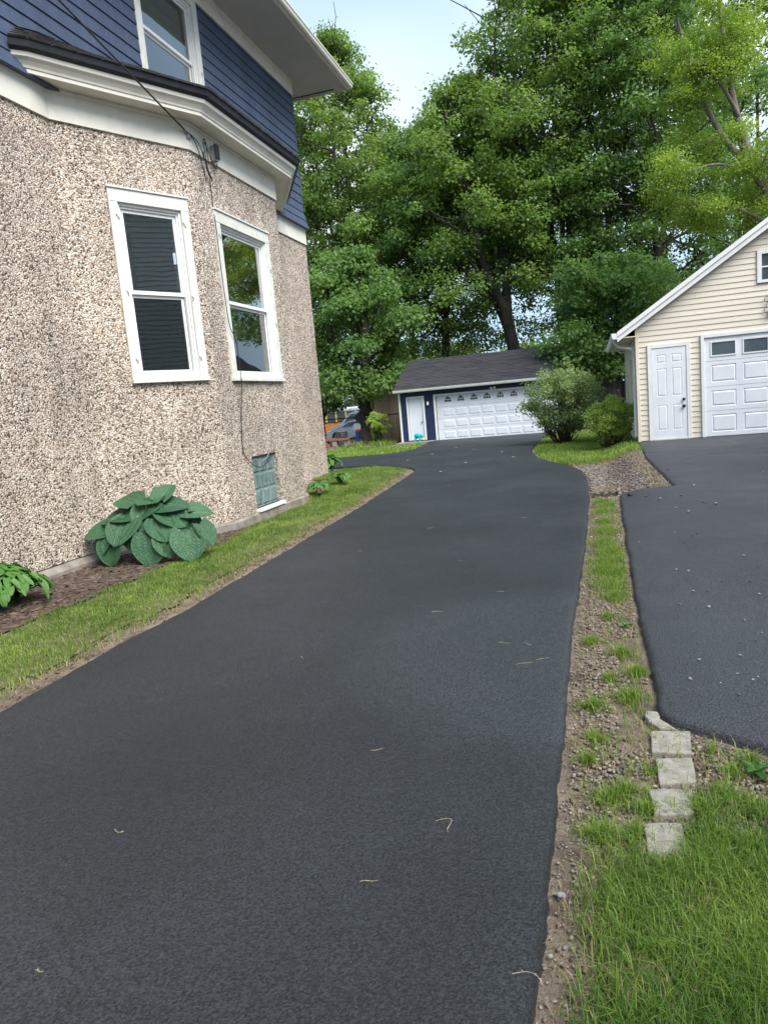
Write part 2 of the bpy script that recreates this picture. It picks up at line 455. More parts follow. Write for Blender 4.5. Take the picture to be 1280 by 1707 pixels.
M['glass'] = glass_mat('window_glass')
M['glass_dull'] = glass_mat('screened_glass', .5)
M['room'] = surf('dark_room', (.012, .013, .015), (.02, .021, .023), 2, .9)
M['screen'] = surf('window_screen', (.030, .032, .036), (.038, .040, .044), 3, .8)
M['blind'] = surf('pale_green_blind', (.20, .245, .22), (.26, .30, .27), 1.5, .7, stretch=(1, .2, .2))
M['block'] = surf('glass_block', (.075, .12, .12), (.20, .28, .275), 14, .15, .9, 22, spec=.6, bdist=.03, stretch=(1, 1.6, .5))
M['mortar'] = surf('block_mortar', (.15, .215, .21), (.21, .28, .27), 8, .7, .2, 60)
M['cable'] = surf('black_cable', (.012, .012, .013), (.02, .02, .022), 10, .5)
M['greyplastic'] = surf('grey_plastic', (.22, .22, .22), (.28, .28, .28), 6, .5)
M['vinyl'] = surf('beige_vinyl', (.60, .545, .455), (.66, .605, .52), 2, .5, .15, 12, stretch=(.3, .3, 3), bdist=.004)
M['vinyltrim'] = surf('beige_trim', (.64, .57, .46), (.70, .63, .52), 2, .5)
M['doorwhite'] = surf('door_white', (.62, .65, .70), (.69, .72, .77), 2, .4, .08, 30, speck=(2.5, .22, (.52, .52, .50)))
M['blackknob'] = surf('black_knob', (.01, .01, .01), (.016, .016, .016), 6, .35)
M['teal'] = surf('teal_plastic', (.0, .30, .33), (.0, .36, .40), 4, .35)
M['yellow'] = surf('yellow_plastic', (.60, .55, .10), (.66, .6, .14), 4, .4)
M['silver'] = surf('silver_car_paint', (.80, .82, .84), (.84, .86, .88), 1.5, .3)
M['vanwhite'] = surf('white_car_paint', (.72, .74, .78), (.78, .80, .83), 1.5, .25)
M['carglass'] = surf('car_glass', (.035, .05, .06), (.06, .08, .095), 2, .08, spec=.8)
M['tyre'] = surf('tyre', (.012, .012, .012), (.02, .02, .02), 10, .85)
M['rim'] = surf('wheel_rim', (.25, .25, .26), (.34, .34, .35), 6, .35, metal=.6)
M['busorange'] = surf('orange_bus_paint', (.72, .20, .02), (.80, .25, .03), 2, .35)
M['redplastic'] = surf('red_plastic', (.35, .02, .05), (.42, .03, .06), 4, .4)
M['blueplastic'] = surf('blue_plastic', (.012, .03, .14), (.02, .04, .18), 4, .4)
M['greyboard'] = surf('grey_backboard', (.26, .28, .28), (.32, .34, .34), 4, .5)
M['redwood'] = surf('weathered_red_wood', (.16, .065, .045), (.26, .12, .085), 4, .85, .4, 30, stretch=(.2, 1, 1))
M['cinder'] = surf('cinder_block', (.20, .19, .17), (.30, .285, .26), 12, .95, .5, 60)
M['tanwall'] = surf('tan_panel', (.20, .155, .11), (.27, .21, .15), 1.2, .85, .3, 20, stretch=(2, 2, .3))
M['blackpipe'] = surf('black_fence_pipe', (.012, .012, .012), (.02, .02, .02), 8, .5)
M['darkwood'] = surf('dark_fence_wood', (.022, .020, .018), (.05, .045, .04), 4, .9, .4, 20, stretch=(1, 1, .15))
M['greysiding'] = surf('grey_clapboard', (.66, .69, .63), (.72, .75, .70), 2, .6, .1, 20)
M['hole'] = surf('dark_soil', (.018, .014, .010), (.035, .028, .02), 20, 1.0, .8, 60)
M['rust'] = surf('ornament_wire', (.08, .05, .04), (.14, .09, .07), 20, .7)
M['pink'] = surf('ornament_pink', (.45, .14, .16), (.55, .2, .22), 10, .5)
M['lamp'] = surf('lamp_glass', (.7, .7, .68), (.78, .78, .76), 5, .3)

rng = np.random.default_rng(7)
random.seed(7)

# ------------------------------------------------------------------ ground
def axis(lo, hi, step, far):
    a = list(np.arange(lo, hi + 1e-6, step))
    s = step; x = lo; left = []
    while x > -far: s *= 1.35; x -= s; left.append(x)
    s = step; x = a[-1]; right = []
    while x < far: s *= 1.35; x += s; right.append(x)
    return np.array(left[::-1] + a + right)
gx, gy = axis(-9, 4, .12, 600), axis(-1, 20, .14, 900)
GX, GY = np.meshgrid(gx, gy)
GZ = H(GX, GY)
near = (np.abs(GX) < 12) & (GY < 30) & (GY > -3)
bump = np.array([mnoise.noise(Vector((x * 2.3, y * 2.3, 0))) for x, y in zip(GX.ravel(), GY.ravel())]).reshape(GX.shape)
GZ = GZ + np.where(near, bump * .010, 0) - .012
nv = np.stack([GX.ravel(), GY.ravel(), GZ.ravel()], 1)
ny, nx = GX.shape
I = (np.arange(ny - 1)[:, None] * nx + np.arange(nx - 1)[None, :]).ravel()
gq = np.stack([I, I + 1, I + 1 + nx, I + nx], 1)
tag(mesh_np('ground', nv, gq, M['soil'], smooth=True), kind='structure')

def interp(tab, y):
    ys = np.array([t[1] for t in tab]); xs = np.array([t[0] for t in tab])
    return np.interp(y, ys, xs)

DL = [(-3.38, -4), (-3.39, 3.08), (-3.40, 3.38), (-3.41, 3.77), (-3.43, 4.39), (-3.38, 4.95), (-3.41, 5.51), (-3.44, 6.14), (-3.47, 6.9), (-3.51, 7.83), (-3.56, 9.01), (-3.63, 10.54), (-3.8, 12.9), (-3.97, 14.97), (-4.10, 16.2), (-4.3, 16.65), (-4.98, 16.85), (-5.9, 17.05), (-7.1, 17.5), (-9, 18.0), (-14, 18.3), (-14, 23.3), (-8.83, 23.58), (-7.97, 23.69), (-7.1, 23.95), (-6.65, 24.8), (-6.58, 26.04), (-6.86, 28.69), (-7.16, 31.18), (-7.2, 31.6)]
DR = [(-.22, -4), (-.21, 1.6), (-.2, 1.82), (-.2, 2.07), (-.19, 2.39), (-.19, 2.8), (-.19, 3.35), (-.185, 3.88), (-.19, 4.71), (-.17, 5.41), (-.14, 7.05), (-.12, 9.08), (-.11, 10.58), (-.15, 12.68), (-.3, 14.19), (-.53, 15.15), (-.88, 16.05), (-1.32, 17.64), (-1.64, 19.48), (-1.8, 21.33), (-1.86, 23.41), (-1.92, 26.23), (-1.75, 29.5), (-1.5, 31.6)]
RL = [(3.2, -4), (3.05, 1.7), (1.6, 2.5), (1.0, 2.88), (.64, 3.10), (.56, 3.15), (.47, 3.21), (.36, 3.27), (.27, 3.34), (.23, 3.43), (.24, 3.64), (.23, 4.1), (.23, 4.7), (.23, 5.73), (.25, 7.55), (.27, 9.37), (.29, 10.49), (1.03, 10.53), (.96, 12.0), (.88, 14.1), (.97, 18.0)]

def paving(name, L, Rr, y0, y1, mat, thick, seed):
    ys = sorted(set(list(np.arange(y0, 1, .1)) + list(np.arange(1, 6, .022)) + list(np.arange(6, min(y1, 14), .06)) + list(np.arange(14, y1, .1)) + [t[1] for t in L if y0 < t[1] < y1] + [t[1] for t in Rr if y0 < t[1] < y1] + [y1]))
    prof = [(0, -.05), (0.004, -.5), (.010, .30), (.022, .80), (.045, 1.0)]      # offset, height fraction
    rows = []
    for y in ys:
        def wig(s): return .014 * mnoise.noise(Vector((s * 9.1, y * 1.3, seed))) + .007 * mnoise.noise(Vector((s * 5.7, y * 11, seed))) + .007 * mnoise.noise(Vector((s * 3.3, y * 33, seed)))
        xl, xr = float(interp(L, y)) + wig(1), float(interp(Rr, y)) + wig(2)
        r_ = []
        for o, f in prof: r_.append((xl + o * (1 + .8 * mnoise.noise(Vector((y * 3, seed, 5)))), f))
        for t in np.linspace(.06, .94, 15): r_.append((xl + (xr - xl) * t, 1.0))
        for o, f in prof[::-1]: r_.append((xr - o * (1 + .8 * mnoise.noise(Vector((y * 3, seed, 9)))), f))
        rows.append([(x, y, h(x, y) + (thick * f if f > 0 else -.04)) for x, f in r_])
    n = len(rows[0])
    v = np.array([p for r_ in rows for p in r_])
    I = (np.arange(len(rows) - 1)[:, None] * n + np.arange(n - 1)[None, :]).ravel()
    q = np.stack([I, I + 1, I + 1 + n, I + n], 1)
    return tag(mesh_np(name, v, q, mat, smooth=True), kind='structure')

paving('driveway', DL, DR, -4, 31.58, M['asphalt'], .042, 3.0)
RR = [(6.0, -4), (6.0, 40)]
paving('neighbour_driveway', RL, RR, -4, 17.97, M['asphalt2'], .04, 11.0)

# ------------------------------------------------------------------ stucco house
XM, XB = -6.07, -5.2
Y0H, Y1H = -3.0, 15.62
YA, YN, YF, YE = 7.63, 9.31, 12.12, 13.80      # bay: wall break, near corner, far corner, wall return
ZF0, ZF1, ZS0, ZS1 = 5.296, 5.625, 5.66, 8.45   # frieze, soffit, upper wall top
house = thing('stucco_house', 'two storey house with pebble dash lower walls, blue shingled upper storey and a bay', 'house')

# lower walls as one footprint ring with the bay
foot = [(XM, Y0H), (XM, YA), (XB, YN), (XB, YF), (XM, YE), (XM, Y1H), (-15, Y1H), (-15, Y0H)]
def walls_ring(name, pts, z0, z1, mat, skip=None):
    mb = MB(); n = len(pts)
    for i in range(n):
        a, b = pts[i], pts[(i + 1) % n]
        if skip and i in skip: continue
        mb.add([(a[0], a[1], z0), (b[0], b[1], z0), (b[0], b[1], z1), (a[0], a[1], z1)], [(0, 1, 2, 3)])
    return mb.build(name, mat, house)
u1 = Vector((XB - XM, YN - YA, 0)); L1 = u1.length
F1 = Frame((XM, YA, 0), u1, (u1.y, -u1.x, 0))
F2 = Frame((XB, 0, 0), (0, 1, 0), (1, 0, 0))
FM = Frame((XM, 0, 0), (0, 1, 0), (1, 0, 0))
W1 = (.607, 1.757, 2.16, 4.62)
W2 = (9.79, 11.60, 2.15, 4.62)
WB = (10.12, 11.03, .135, .97)
wall = walls_ring('wall', foot, .09, ZF0 + .05, M['stucco'], skip=(1, 2))
def wall_hole(fr, u0, u1_, z0, z1, hole, name, depth=.16):
    """wall rectangle with a rectangular hole and its reveal"""
    a, b, c, d = hole
    mb = MB(); P = fr.p
    for (x0, x1, y0, y1) in ((u0, a, z0, z1), (b, u1_, z0, z1), (a, b, z0, c), (a, b, d, z1)):
        mb.add([P(x0, y0, 0), P(x1, y0, 0), P(x1, y1, 0), P(x0, y1, 0)], [(0, 1, 2, 3)])
    for p, q in (((a, c), (a, d)), ((a, d), (b, d)), ((b, d), (b, c)), ((b, c), (a, c))):
        mb.add([P(p[0], p[1], 0), P(q[0], q[1], 0), P(q[0], q[1], -depth), P(p[0], p[1], -depth)], [(0, 1, 2, 3)])
    return mb
wall_hole(F1, 0, L1, .09, ZF0 + .05, (W1[0] + .06, W1[1] - .06, W1[2] + .06, W1[3] - .06), 'w').build('bay_wall', M['stucco'], house)
mbw = wall_hole(F2, YN, YF, 1.6, ZF0 + .05, (W2[0] + .06, W2[1] - .06, W2[2] + .06, W2[3] - .06), 'w')
m2 = wall_hole(F2, YN, YF, .09, 1.6, WB, 'w', .14)
mbw.add(m2.v, m2.f)
mbw.build('bay_wall', M['stucco'], house)
fo = [(XM + .05, Y0H), (XM + .05, YA + .02), (XB + .05, YN - .02), (XB + .05, YF + .03), (XM + .05, YE + .03), (XM + .03, Y1H + .03)]
mb = MB()
for a, b in zip(fo[:-1], fo[1:]):
    N = max(2, int(math.dist(a, b) / .25)); 
    prev = None
    for i in range(N + 1):
        t = i / N; x = a[0] + (b[0] - a[0]) * t; y = a[1] + (b[1] - a[1]) * t
        w = .012 * mnoise.noise(Vector((x * 3, y * 3, 1)))
        zt_ = .055 - .05 * (y < 8) + 1.5 * w; cur = [(x + w, y, -.5), (x + w, y, zt_), (x - .08, y, .10 + w)]
        if prev: mb.add(prev + cur, [(0, 3, 4, 1), (1, 4, 5, 2)])
        prev = cur
mb.build('foundation', M['concrete'], house, smooth=False)
mb = MB()
F2.box(mb, WB[0] - .03, WB[1] + .03, .085, .135, -.16, .075)
fixn(mb.build('basement_sill', M['white'], house))

# cream frieze boards round the wall tops
def run(name, pts, z0, z1, off, thick, mat, parent):
    """a board following plan points, `off` proud of them"""
    n = len(pts); outp = []
    for i in range(n):
        p = Vector((pts[i][0], pts[i][1]))
        ds = []
        if i > 0: ds.append((p - Vector(pts[i - 1][:2])).normalized())
        if i < n - 1: ds.append((Vector(pts[i + 1][:2]) - p).normalized())
        ns = [Vector((d.y, -d.x)) for d in ds]
        m = ns[0] if len(ns) == 1 else (ns[0] + ns[1]) / (1 + ns[0].dot(ns[1]))
        outp.append((p, m))
    mb = MB()
    for i in range(n - 1):
        (p, m), (q, k) = outp[i], outp[i + 1]
        a0, a1, b0, b1 = p + m * off, p + m * (off + thick), q + k * off, q + k * (off + thick)
        mb.hexa([(a0.x, a0.y, z0), (a1.x, a1.y, z0), (b1.x, b1.y, z0), (b0.x, b0.y, z0), (a0.x, a0.y, z1), (a1.x, a1.y, z1), (b1.x, b1.y, z1), (b0.x, b0.y, z1)])
    return fixn(mb.build(name, mat, parent))
plan = [(XM, Y0H), (XM, YA), (XB, YN), (XB, YF), (XM, YE), (XM, Y1H)]
run('frieze_board', plan, ZF0, ZS0 - .005, .0, .03, M['cream'], house)
run('frieze_bead', plan, ZS0 - .05, ZS0 - .004, .03, .018, M['cream'], house)

# bay cornice: soffit, crown, gutter, roof
EA, EB, EC, ED, EE, EF = (XM + .002, 7.15), (-5.95, 7.27), (-4.90, 9.22), (-4.90, 12.25), (-5.90, 14.08), (XM + .002, 14.2)
eave = [EA, EB, EC, ED, EE, EF]
bay_c = thing  # alias kept local
mb = MB()
inner = [(XM, 7.15), (XM, YA), (XB, YN), (XB, YF), (XM, YE), (XM, 14.2)]
mb.add([(x, y, ZS0) for x, y in eave] + [(x - .02, y, ZS0 + .0) for x, y in inner], [(0, 1, 7, 6), (1, 2, 8, 7), (2, 3, 9, 8), (3, 4, 10, 9), (4, 5, 11, 10)])
cornice = mb.build('cornice', M['cream'], house)
def offs(pts, d):
    n = len(pts); o = []
    for i in range(n):
        p = Vector(pts[i]); ds = []
        if i > 0: ds.append((p - Vector(pts[i - 1])).normalized())
        if i < n - 1: ds.append((Vector(pts[i + 1]) - p).normalized())
        ns = [Vector((q.y, -q.x)) for q in ds]
        m = ns[0] if len(ns) == 1 else (ns[0] + ns[1]) / (1 + ns[0].dot(ns[1]))
        o.append(p + m * d)
    return o
def sweep(name, path, prof, mat, parent, smooth=False):
    """prof: (offset outwards, z)"""
    mb = MB(); rings = [offs(path, o) for o, z in prof]
    n = len(path); k = len(prof)
    vs = [(rings[j][i].x, rings[j][i].y, prof[j][1]) for i in range(n) for j in range(k)]
    fs = [(i * k + j, (i + 1) * k + j, (i + 1) * k + j + 1, i * k + j + 1) for i in range(n - 1) for j in range(k - 1)]
    fs += [tuple(range(k)), tuple(range((n - 1) * k, n * k))]
    mb.add(vs, fs)
    return fixn(mb.build(name, mat, parent))
path = eave[1:5]
path = [EA] + path + [EF]
sweep('crown_moulding', path, [(-.03, ZS0 - .012), (.0, ZS0 - .012), (.0, ZS0 + .03), (.012, ZS0 + .035), (.02, ZS0 + .06), (.05, ZS0 + .10), (.085, ZS0 + .125), (.095, ZS0 + .17), (.0, ZS0 + .17)], M['cream'], cornice)
sweep('gutter', path, [(.0, ZS0 + .175), (.10, ZS0 + .173), (.145, ZS0 + .20), (.16, ZS0 + .265), (.17, ZS0 + .27), (.17, ZS0 + .285), (.08, ZS0 + .285)], M['blackmetal'], house)
# bay roof: overlapping shingle courses, each shingle a piece
top = [(XM, 7.45, ZS0 + .60), (XM, 7.75, ZS0 + .66), (XM, 9.75, ZS0 + .80), (XM, 11.7, ZS0 + .80), (XM, 13.5, ZS0 + .66), (XM, 13.7, ZS0 + .60)]
ee = offs(path, .17)
ez = ZS0 + .29
mb = MB()
lo = [(p.x, p.y, ez - .012) for p in ee]
mb.add(lo + [(x, y, z - .012) for x, y, z in top], [(i, i + 1, 7 + i, 6 + i) for i in range(5)])
bay_roof = mb.build('bay_roof', M['shingle'], house)
shm = {}
def shingle_piece(p00, p10, p11, p01, t, mat, parent):
    n = (Vector(p10) - Vector(p00)).cross(Vector(p01) - Vector(p00)).normalized()
    if n.z < 0: n = -n
    a, b, c, d = [Vector(p) for p in (p00, p10, p11, p01)]
    mb = MB().hexa([a, b, c + n * .001, d + n * .001, a + n * t, b + n * t, c + n * t * .35, d + n * t * .35])
    return fixn(mb.build('shingle', mat, parent))
for i in range(0, 4):
    A, B, T0, T1 = Vector(lo[i]), Vector(lo[i + 1]), Vector(top[i]), Vector(top[i + 1])
    wid = (B - A).length
    for c in range(5):
        f0, f1 = c * .14, c * .14 + .17
        x = -.1 * (c % 2) / max(wid, .2)
        step = .26 / wid if wid > .3 else 1.0
        while x < 1:
            s0, s1 = max(0, x), min(1, x + step * random.uniform(.85, 1.15)); x = s1 if s1 > s0 else x + step
            if s1 - s0 < .01: continue
            def Q(s, f): return (A.lerp(B, s)).lerp(T0.lerp(T1, s), f)
            shingle_piece(Q(s0 + .004, f0 - .012), Q(s1 - .004, f0 - .012), Q(s1 - .004, f1), Q(s0 + .004, f1), random.uniform(.022, .034), M['shingle'], bay_roof)

# upper wall with siding boards
WU = (9.80, 11.64, 6.45, 8.49)
upm = wall_hole(FM, Y0H, Y1H, ZS0 - .05, 8.8, (WU[0] + .08, WU[1] - .08, WU[2] + .05, 8.40), 'u')
upper = upm.add([(XM, Y1H, ZS0 - .05), (-15, Y1H, ZS0 - .05), (-15, Y1H, 8.8), (XM, Y1H, 8.8)], [(0, 1, 2, 3)]).build('upper_wall', M['bluesiding'], house)
EXP = .185
k = 0; z = ZF1 + .0
while z < ZS1 - .01:
    z1 = min(z + EXP, ZS1)
    flare = max(0, .10 - .045 * k)
    cuts = [2.0]
    yy = 2.0 + random.uniform(0, 1)
    while yy < Y1H:
        cuts.append(yy); yy += random.uniform(.45, 1.1) if yy < 9.8 else random.uniform(2.2, 4.5)
    cuts.append(Y1H + .012)
    segs = []
    for a, b in zip(cuts[:-1], cuts[1:]):
        if z1 > WU[2]:
            if a < WU[0] < b: segs.append((a, WU[0])); a = WU[0]
            if a < WU[1] < b: a = WU[1]
            if WU[0] <= a and b <= WU[1]: continue
        segs.append((a, b))
    for a, b in segs:
        if z < ZS0 + .55 and a > 8.4 and b < 13.2: continue
        if b - a < .05: continue
        n0, n1 = .026 + flare, .008 + max(0, flare - .045)
        w = random.uniform(-.0025, .0025); a_, b_ = a + .0015, b - .0015
        P = FM.p
        mb = MB().hexa([P(a_, z + w, .0), P(b_, z + w, 0), P(b_, z + w, n0), P(a_, z + w, n0), P(a_, z1 + .01, 0), P(b_, z1 + .01, 0), P(b_, z1 + .01, n1), P(a_, z1 + .01, n1)])
        fixn(mb.build('siding_board', M['bluesiding'], upper))
    z += EXP; k += 1
FM.mk('corner_board', M['bluesiding'], upper, (Y1H - .02, Y1H + .03, ZF1 + .2, ZS1, -.05, .022))

# main eave: frieze, soffit, gutter, hipped roof
FM.mk('upper_frieze', M['cream'], house, (Y0H, Y1H + .035, ZS1, 8.765, 0, .04))
GXe, GYe = -5.06, 16.66
mb = MB().add([(GXe, Y0H - 1, 8.768), (GXe, GYe, 8.768), (-16, GYe, 8.768), (-16, Y0H - 1, 8.768)], [(0, 1, 2, 3)])
soff = mb.build('soffit', M['soffit'], house)
mb = MB(); mb.box(GXe - .24, GXe - .02, Y0H - 1, GYe - .3, 8.758, 8.766)
mb.build('soffit_board', M['soffit'], soff)
mb = MB(); mb.box(-14, GXe - .3, GYe - .16, GYe - .145, 8.75, 8.766); mb.build('soffit_joint', M['blackpipe'], soff)
MB().box(GXe - .03, GXe, Y0H - 1, GYe, 8.75, 8.90).build('fascia', M['cream'], house)
MB().box(-16, GXe - .03, GYe - .03, GYe, 8.75, 8.90).build('fascia', M['cream'], house)
pr = [(GXe + .002, 0, 8.775), (GXe + .06, 0, 8.775), (GXe + .085, 0, 8.80), (GXe + .10, 0, 8.855), (GXe + .112, 0, 8.86), (GXe + .112, 0, 8.885), (GXe + .002, 0, 8.885)]
fixn(MB().prism(pr, (0, Y0H - 1, 0), (0, GYe + .05, 0)).build('gutter', M['cream'], house))
mb = MB().add([(GXe + .06, Y0H - 1, 8.905), (GXe + .06, GYe + .05, 8.905), (-16, GYe + .05, 8.905), (-16, Y0H - 1, 8.905), (-10.5, Y0H + 4, 12.2), (-10.5, GYe - 5.4, 12.2)], [(0, 1, 5, 4), (1, 2, 5), (2, 3, 4, 5), (3, 0, 4), (3, 2, 1, 0)])
mb.build('roof', M['shingle'], house)

# windows
def window(fr, u0, u1, v0, v1, rail, parent, head=.165, side=.12, lower='screen', upper_back='room', lbl=None, cap=True, sill_h=.055):
    """casing of side boards, head and cap, jamb, two sashes with panes and what is behind them"""
    a, b, c, d = u0 + side, u1 - side, v0 + sill_h, v1 - head
    w = fr.mk('window', M['white'], parent, (a, a + .03, c, d, -.12, -.004), (b - .03, b, c, d, -.12, -.004), (a + .03, b - .03, d - .03, d, -.12, -.004), (a + .03, b - .03, c, c + .03, -.12, -.004))
    if lbl: w['label'] = lbl
    fr.mk('casing', M['dullwhite'], w, (u0, a, c, d, -.01, .032), bevel=.004)
    fr.mk('casing', M['dullwhite'], w, (b, u1, c, d, -.01, .032), bevel=.004)
    fr.mk('casing', M['dullwhite'], w, (u0, u1, d + .001, v1, -.01, .034), bevel=.004)
    if cap: fr.mk('casing_cap', M['white'], w, (u0 - .012, u1 + .012, v1, v1 + .022, -.01, .055), bevel=.004)
    if sill_h: fr.mk('sill', M['dullwhite'], w, (u0 - .01, u1 + .01, v0, c - .001, -.03, .06), bevel=.005)
    # stop beads
    fr.mk('stop', M['white'], w, (a + .03, a + .055, c + .03, d - .03, -.075, -.03), (b - .055, b - .03, c + .03, d - .03, -.075, -.03), (a + .055, b - .055, d - .06, d - .03, -.075, -.03), (a + .055, b - .055, c + .03, c + .065, -.075, -.03))
    ia, ib, ic, id_ = a + .055, b - .055, c + .065, d - .06
    s = .042
    us = fr.mk('upper_sash', M['white'], w, (ia, ia + s, rail - .02, id_, -.085, -.055), (ib - s, ib, rail - .02, id_, -.085, -.055), (ia + s, ib - s, id_ - s, id_, -.085, -.055), (ia + s, ib - s, rail - .02, rail + .028, -.085, -.05))
    ls = fr.mk('lower_sash', M['white'], w, (ia, ia + s, ic, rail - .022, -.115, -.087), (ib - s, ib, ic, rail - .022, -.115, -.087), (ia + s, ib - s, ic, ic + .05, -.115, -.087), (ia + s, ib - s, rail - .06, rail - .022, -.115, -.087))
    def pane(name, v0_, v1_, n, mat):
        P = fr.p
        return MB().add([P(ia + s, v0_, n), P(ib - s, v0_, n), P(ib - s, v1_, n), P(ia + s, v1_, n)], [(0, 1, 2, 3)]).build(name, mat, w)
    pane('pane', rail + .026, id_ - s + .002, -.07, M['glass_dull' if upper_back == 'blind' else 'glass'])
    pane('pane', ic + .048, rail - .058, -.10, M['glass_dull'])
    pane('backing', rail, id_, -.155, M[upper_back])
    pane('insect_screen' if lower == 'screen' else 'backing', ic, rail, -.128, M['screen' if lower == 'screen' else upper_back])
    return w
def clips(fr, w, spots):
    for u, v, tl in spots:
        mb = MB().tube([fr.p(u - .02, v + .03, .04), fr.p(u, v, .052), fr.p(u + .02 * tl, v - .03, .04)], .006, 5)
        mb.build('storm_clip', M['greyplastic'], w)
w1 = window(F1, *W1, 3.345, house, lbl='ground floor window on the slanted side of the bay')
clips(F1, w1, [(.70, 4.27, 1), (1.66, 4.27, 1), (.70, 3.32, 0), (1.66, 3.29, -1), (.70, 2.45, 0), (1.66, 2.47, 0)])
w2 = window(F2, *W2, 3.34, house, side=.14, lbl='wide ground floor window on the flat front of the bay')
clips(F2, w2, [(9.86, 4.25, 0), (11.53, 4.0, 0), (11.53, 3.1, 0)])
w3 = window(FM, *WU, 7.42, house, side=.15, upper_back='blind', lower='blind', cap=False, sill_h=.06, lbl='upper storey window with a pale green blind')
clips(FM, w3, [(11.57, 7.3, 0)])
# basement window of glass blocks
bw = F2.mk('basement_window', M['mortar'], house, (WB[0], WB[1], WB[2], WB[3], -.13, -.062))
bw['label'] = 'basement window of nine glass blocks'
cw, ch = (WB[1] - WB[0] - .06) / 3, (WB[3] - WB[2] - .04) / 3
for i in range(3):
    for j in range(3):
        a, c = WB[0] + .05 + i * cw, WB[2] + .02 + j * ch
        P = F2.p; g = .014
        mb = MB()
        o4 = [P(a + g, c + g, -.06), P(a + cw - g, c + g, -.06), P(a + cw - g, c + ch - g, -.06), P(a + g, c + ch - g, -.06)]
        i4 = [P(a + g + .02, c + g + .02, -.04), P(a + cw - g - .02, c + g + .02, -.045), P(a + cw - g - .02, c + ch - g - .02, -.045), P(a + g + .02, c + ch - g - .02, -.04)]
        mb.add(o4 + i4, [(0, 1, 5, 4), (1, 2, 6, 5), (2, 3, 7, 6), (3, 0, 4, 7), (4, 5, 6, 7)])
        fixn(mb.build('glass_block', M['block'], bw, bevel=.004))

# ------------------------------------------------------------------ cables on the house
def catenary(a, b, sag, n=24):
    a, b = Vector(a), Vector(b)
    return [a.lerp(b, i / n) - Vector((0, 0, sag * 4 * (i / n) * (1 - i / n))) for i in range(n + 1)]
anc = Vector((-5.17, 9.20, 5.53))
cb = thing('service_cable', 'black overhead service cable running down to the bay cornice', 'cable')
pa = catenary(anc, (-4.86, -14, 11.6), .25, 40)
MB().tube(pa, .011, 6).build('cable', M['cable'], cb, smooth=True)
MB().tube([anc + Vector((0, 0, 0)), anc + Vector((.0, .05, -.03)), anc + Vector((-.02, .09, -.05))], .016, 6).lathe(anc + Vector((.0, .10, -.06)), [(.0, -.05), (.03, -.045), (.032, .0), (.02, .02), (.034, .035), (.0, .05)], seg=10).build('insulator', M['greyplastic'], cb, smooth=True)
mb = MB()
def hang(mb, pts, r=.007):
    # smooth by Catmull-Rom
    P = [Vector(p) for p in pts]; P = [P[0]] + P + [P[-1]]; o = []
    for i in range(1, len(P) - 2):
        for t in np.linspace(0, 1, 7)[:-1]:
            t = float(t)
            o.append(.5 * ((2 * P[i]) + (-P[i - 1] + P[i + 1]) * t + (2 * P[i - 1] - 5 * P[i] + 4 * P[i + 1] - P[i + 2]) * t * t + (-P[i - 1] + 3 * P[i] - 3 * P[i + 1] + P[i + 2]) * t ** 3))
    o.append(P[-1])
    mb.tube(o, r, 6)
X_ = XB + .06
hang(mb, [anc, (X_, 9.42, 5.42), (X_, 9.55, 5.15), (X_, 9.60, 4.93)])
hang(mb, [anc, (X_, 9.5, 5.44), (X_, 9.66, 5.2), (X_, 9.78, 5.02), (X_, 9.70, 5.12), (X_, 9.66, 5.5), (X_, 9.72, 5.52), (X_, 9.74, 5.28)])
hang(mb, [(X_, 9.69, 5.5), (X_, 9.76, 5.42), (X_, 9.86, 5.26), (X_, 9.97, 5.22), (X_, 10.0, 5.3)])
hang(mb, [(X_, 9.62, 5.36), (X_, 9.68, 5.1), (X_, 9.80, 5.0)])
mb.build('loose_wires', M['cable'], cb, smooth=True)
jb = F2.mk('junction_box', M['greyplastic'], cb, (9.88, 9.97, 5.30, 5.52, .035, .11), bevel=.01)
F2.mk('box_lid', M['blackpipe'], cb, (9.865, 9.985, 5.33, 5.53, .112, .125))
dw = MB()
hang(dw, [(XB + .02, 9.80, 5.05), (XB + .02, 9.80, 4.6), (XB + .06, 9.74, 4.3), (XB + .065, 9.73, 3.8), (XB + .065, 9.78, 3.0), (XB + .065, 9.93, 2.75), (XB + .07, 9.95, 2.25), (XB + .07, 9.93, 2.06), (XB + .02, 9.90, 1.6), (XB + .02, 9.83, 1.12), (XB + .03, 9.95, .93), (XB + .05, 10.18, .80), (XB + .05, 10.45, .80), (XB + .04, 10.72, .93), (XB + .0, 10.80, .99)], .0065)
tag(dw.build('drop_wire', M['cable'], None, smooth=True), 'thin black wire down the pebble dash to the basement window', 'wire')
dw = MB()
hang(dw, [(XB + .0, 10.20, .93), (XB + .05, 10.4, .885), (XB + .05, 10.6, .94), (XB + .02, 10.74, 1.03), (XB - .02, 10.76, 1.06)], .006)
tag(dw.build('grey_wire', M['greyplastic'], None, smooth=True), 'short pale wire looped across the top of the glass block window', 'wire')

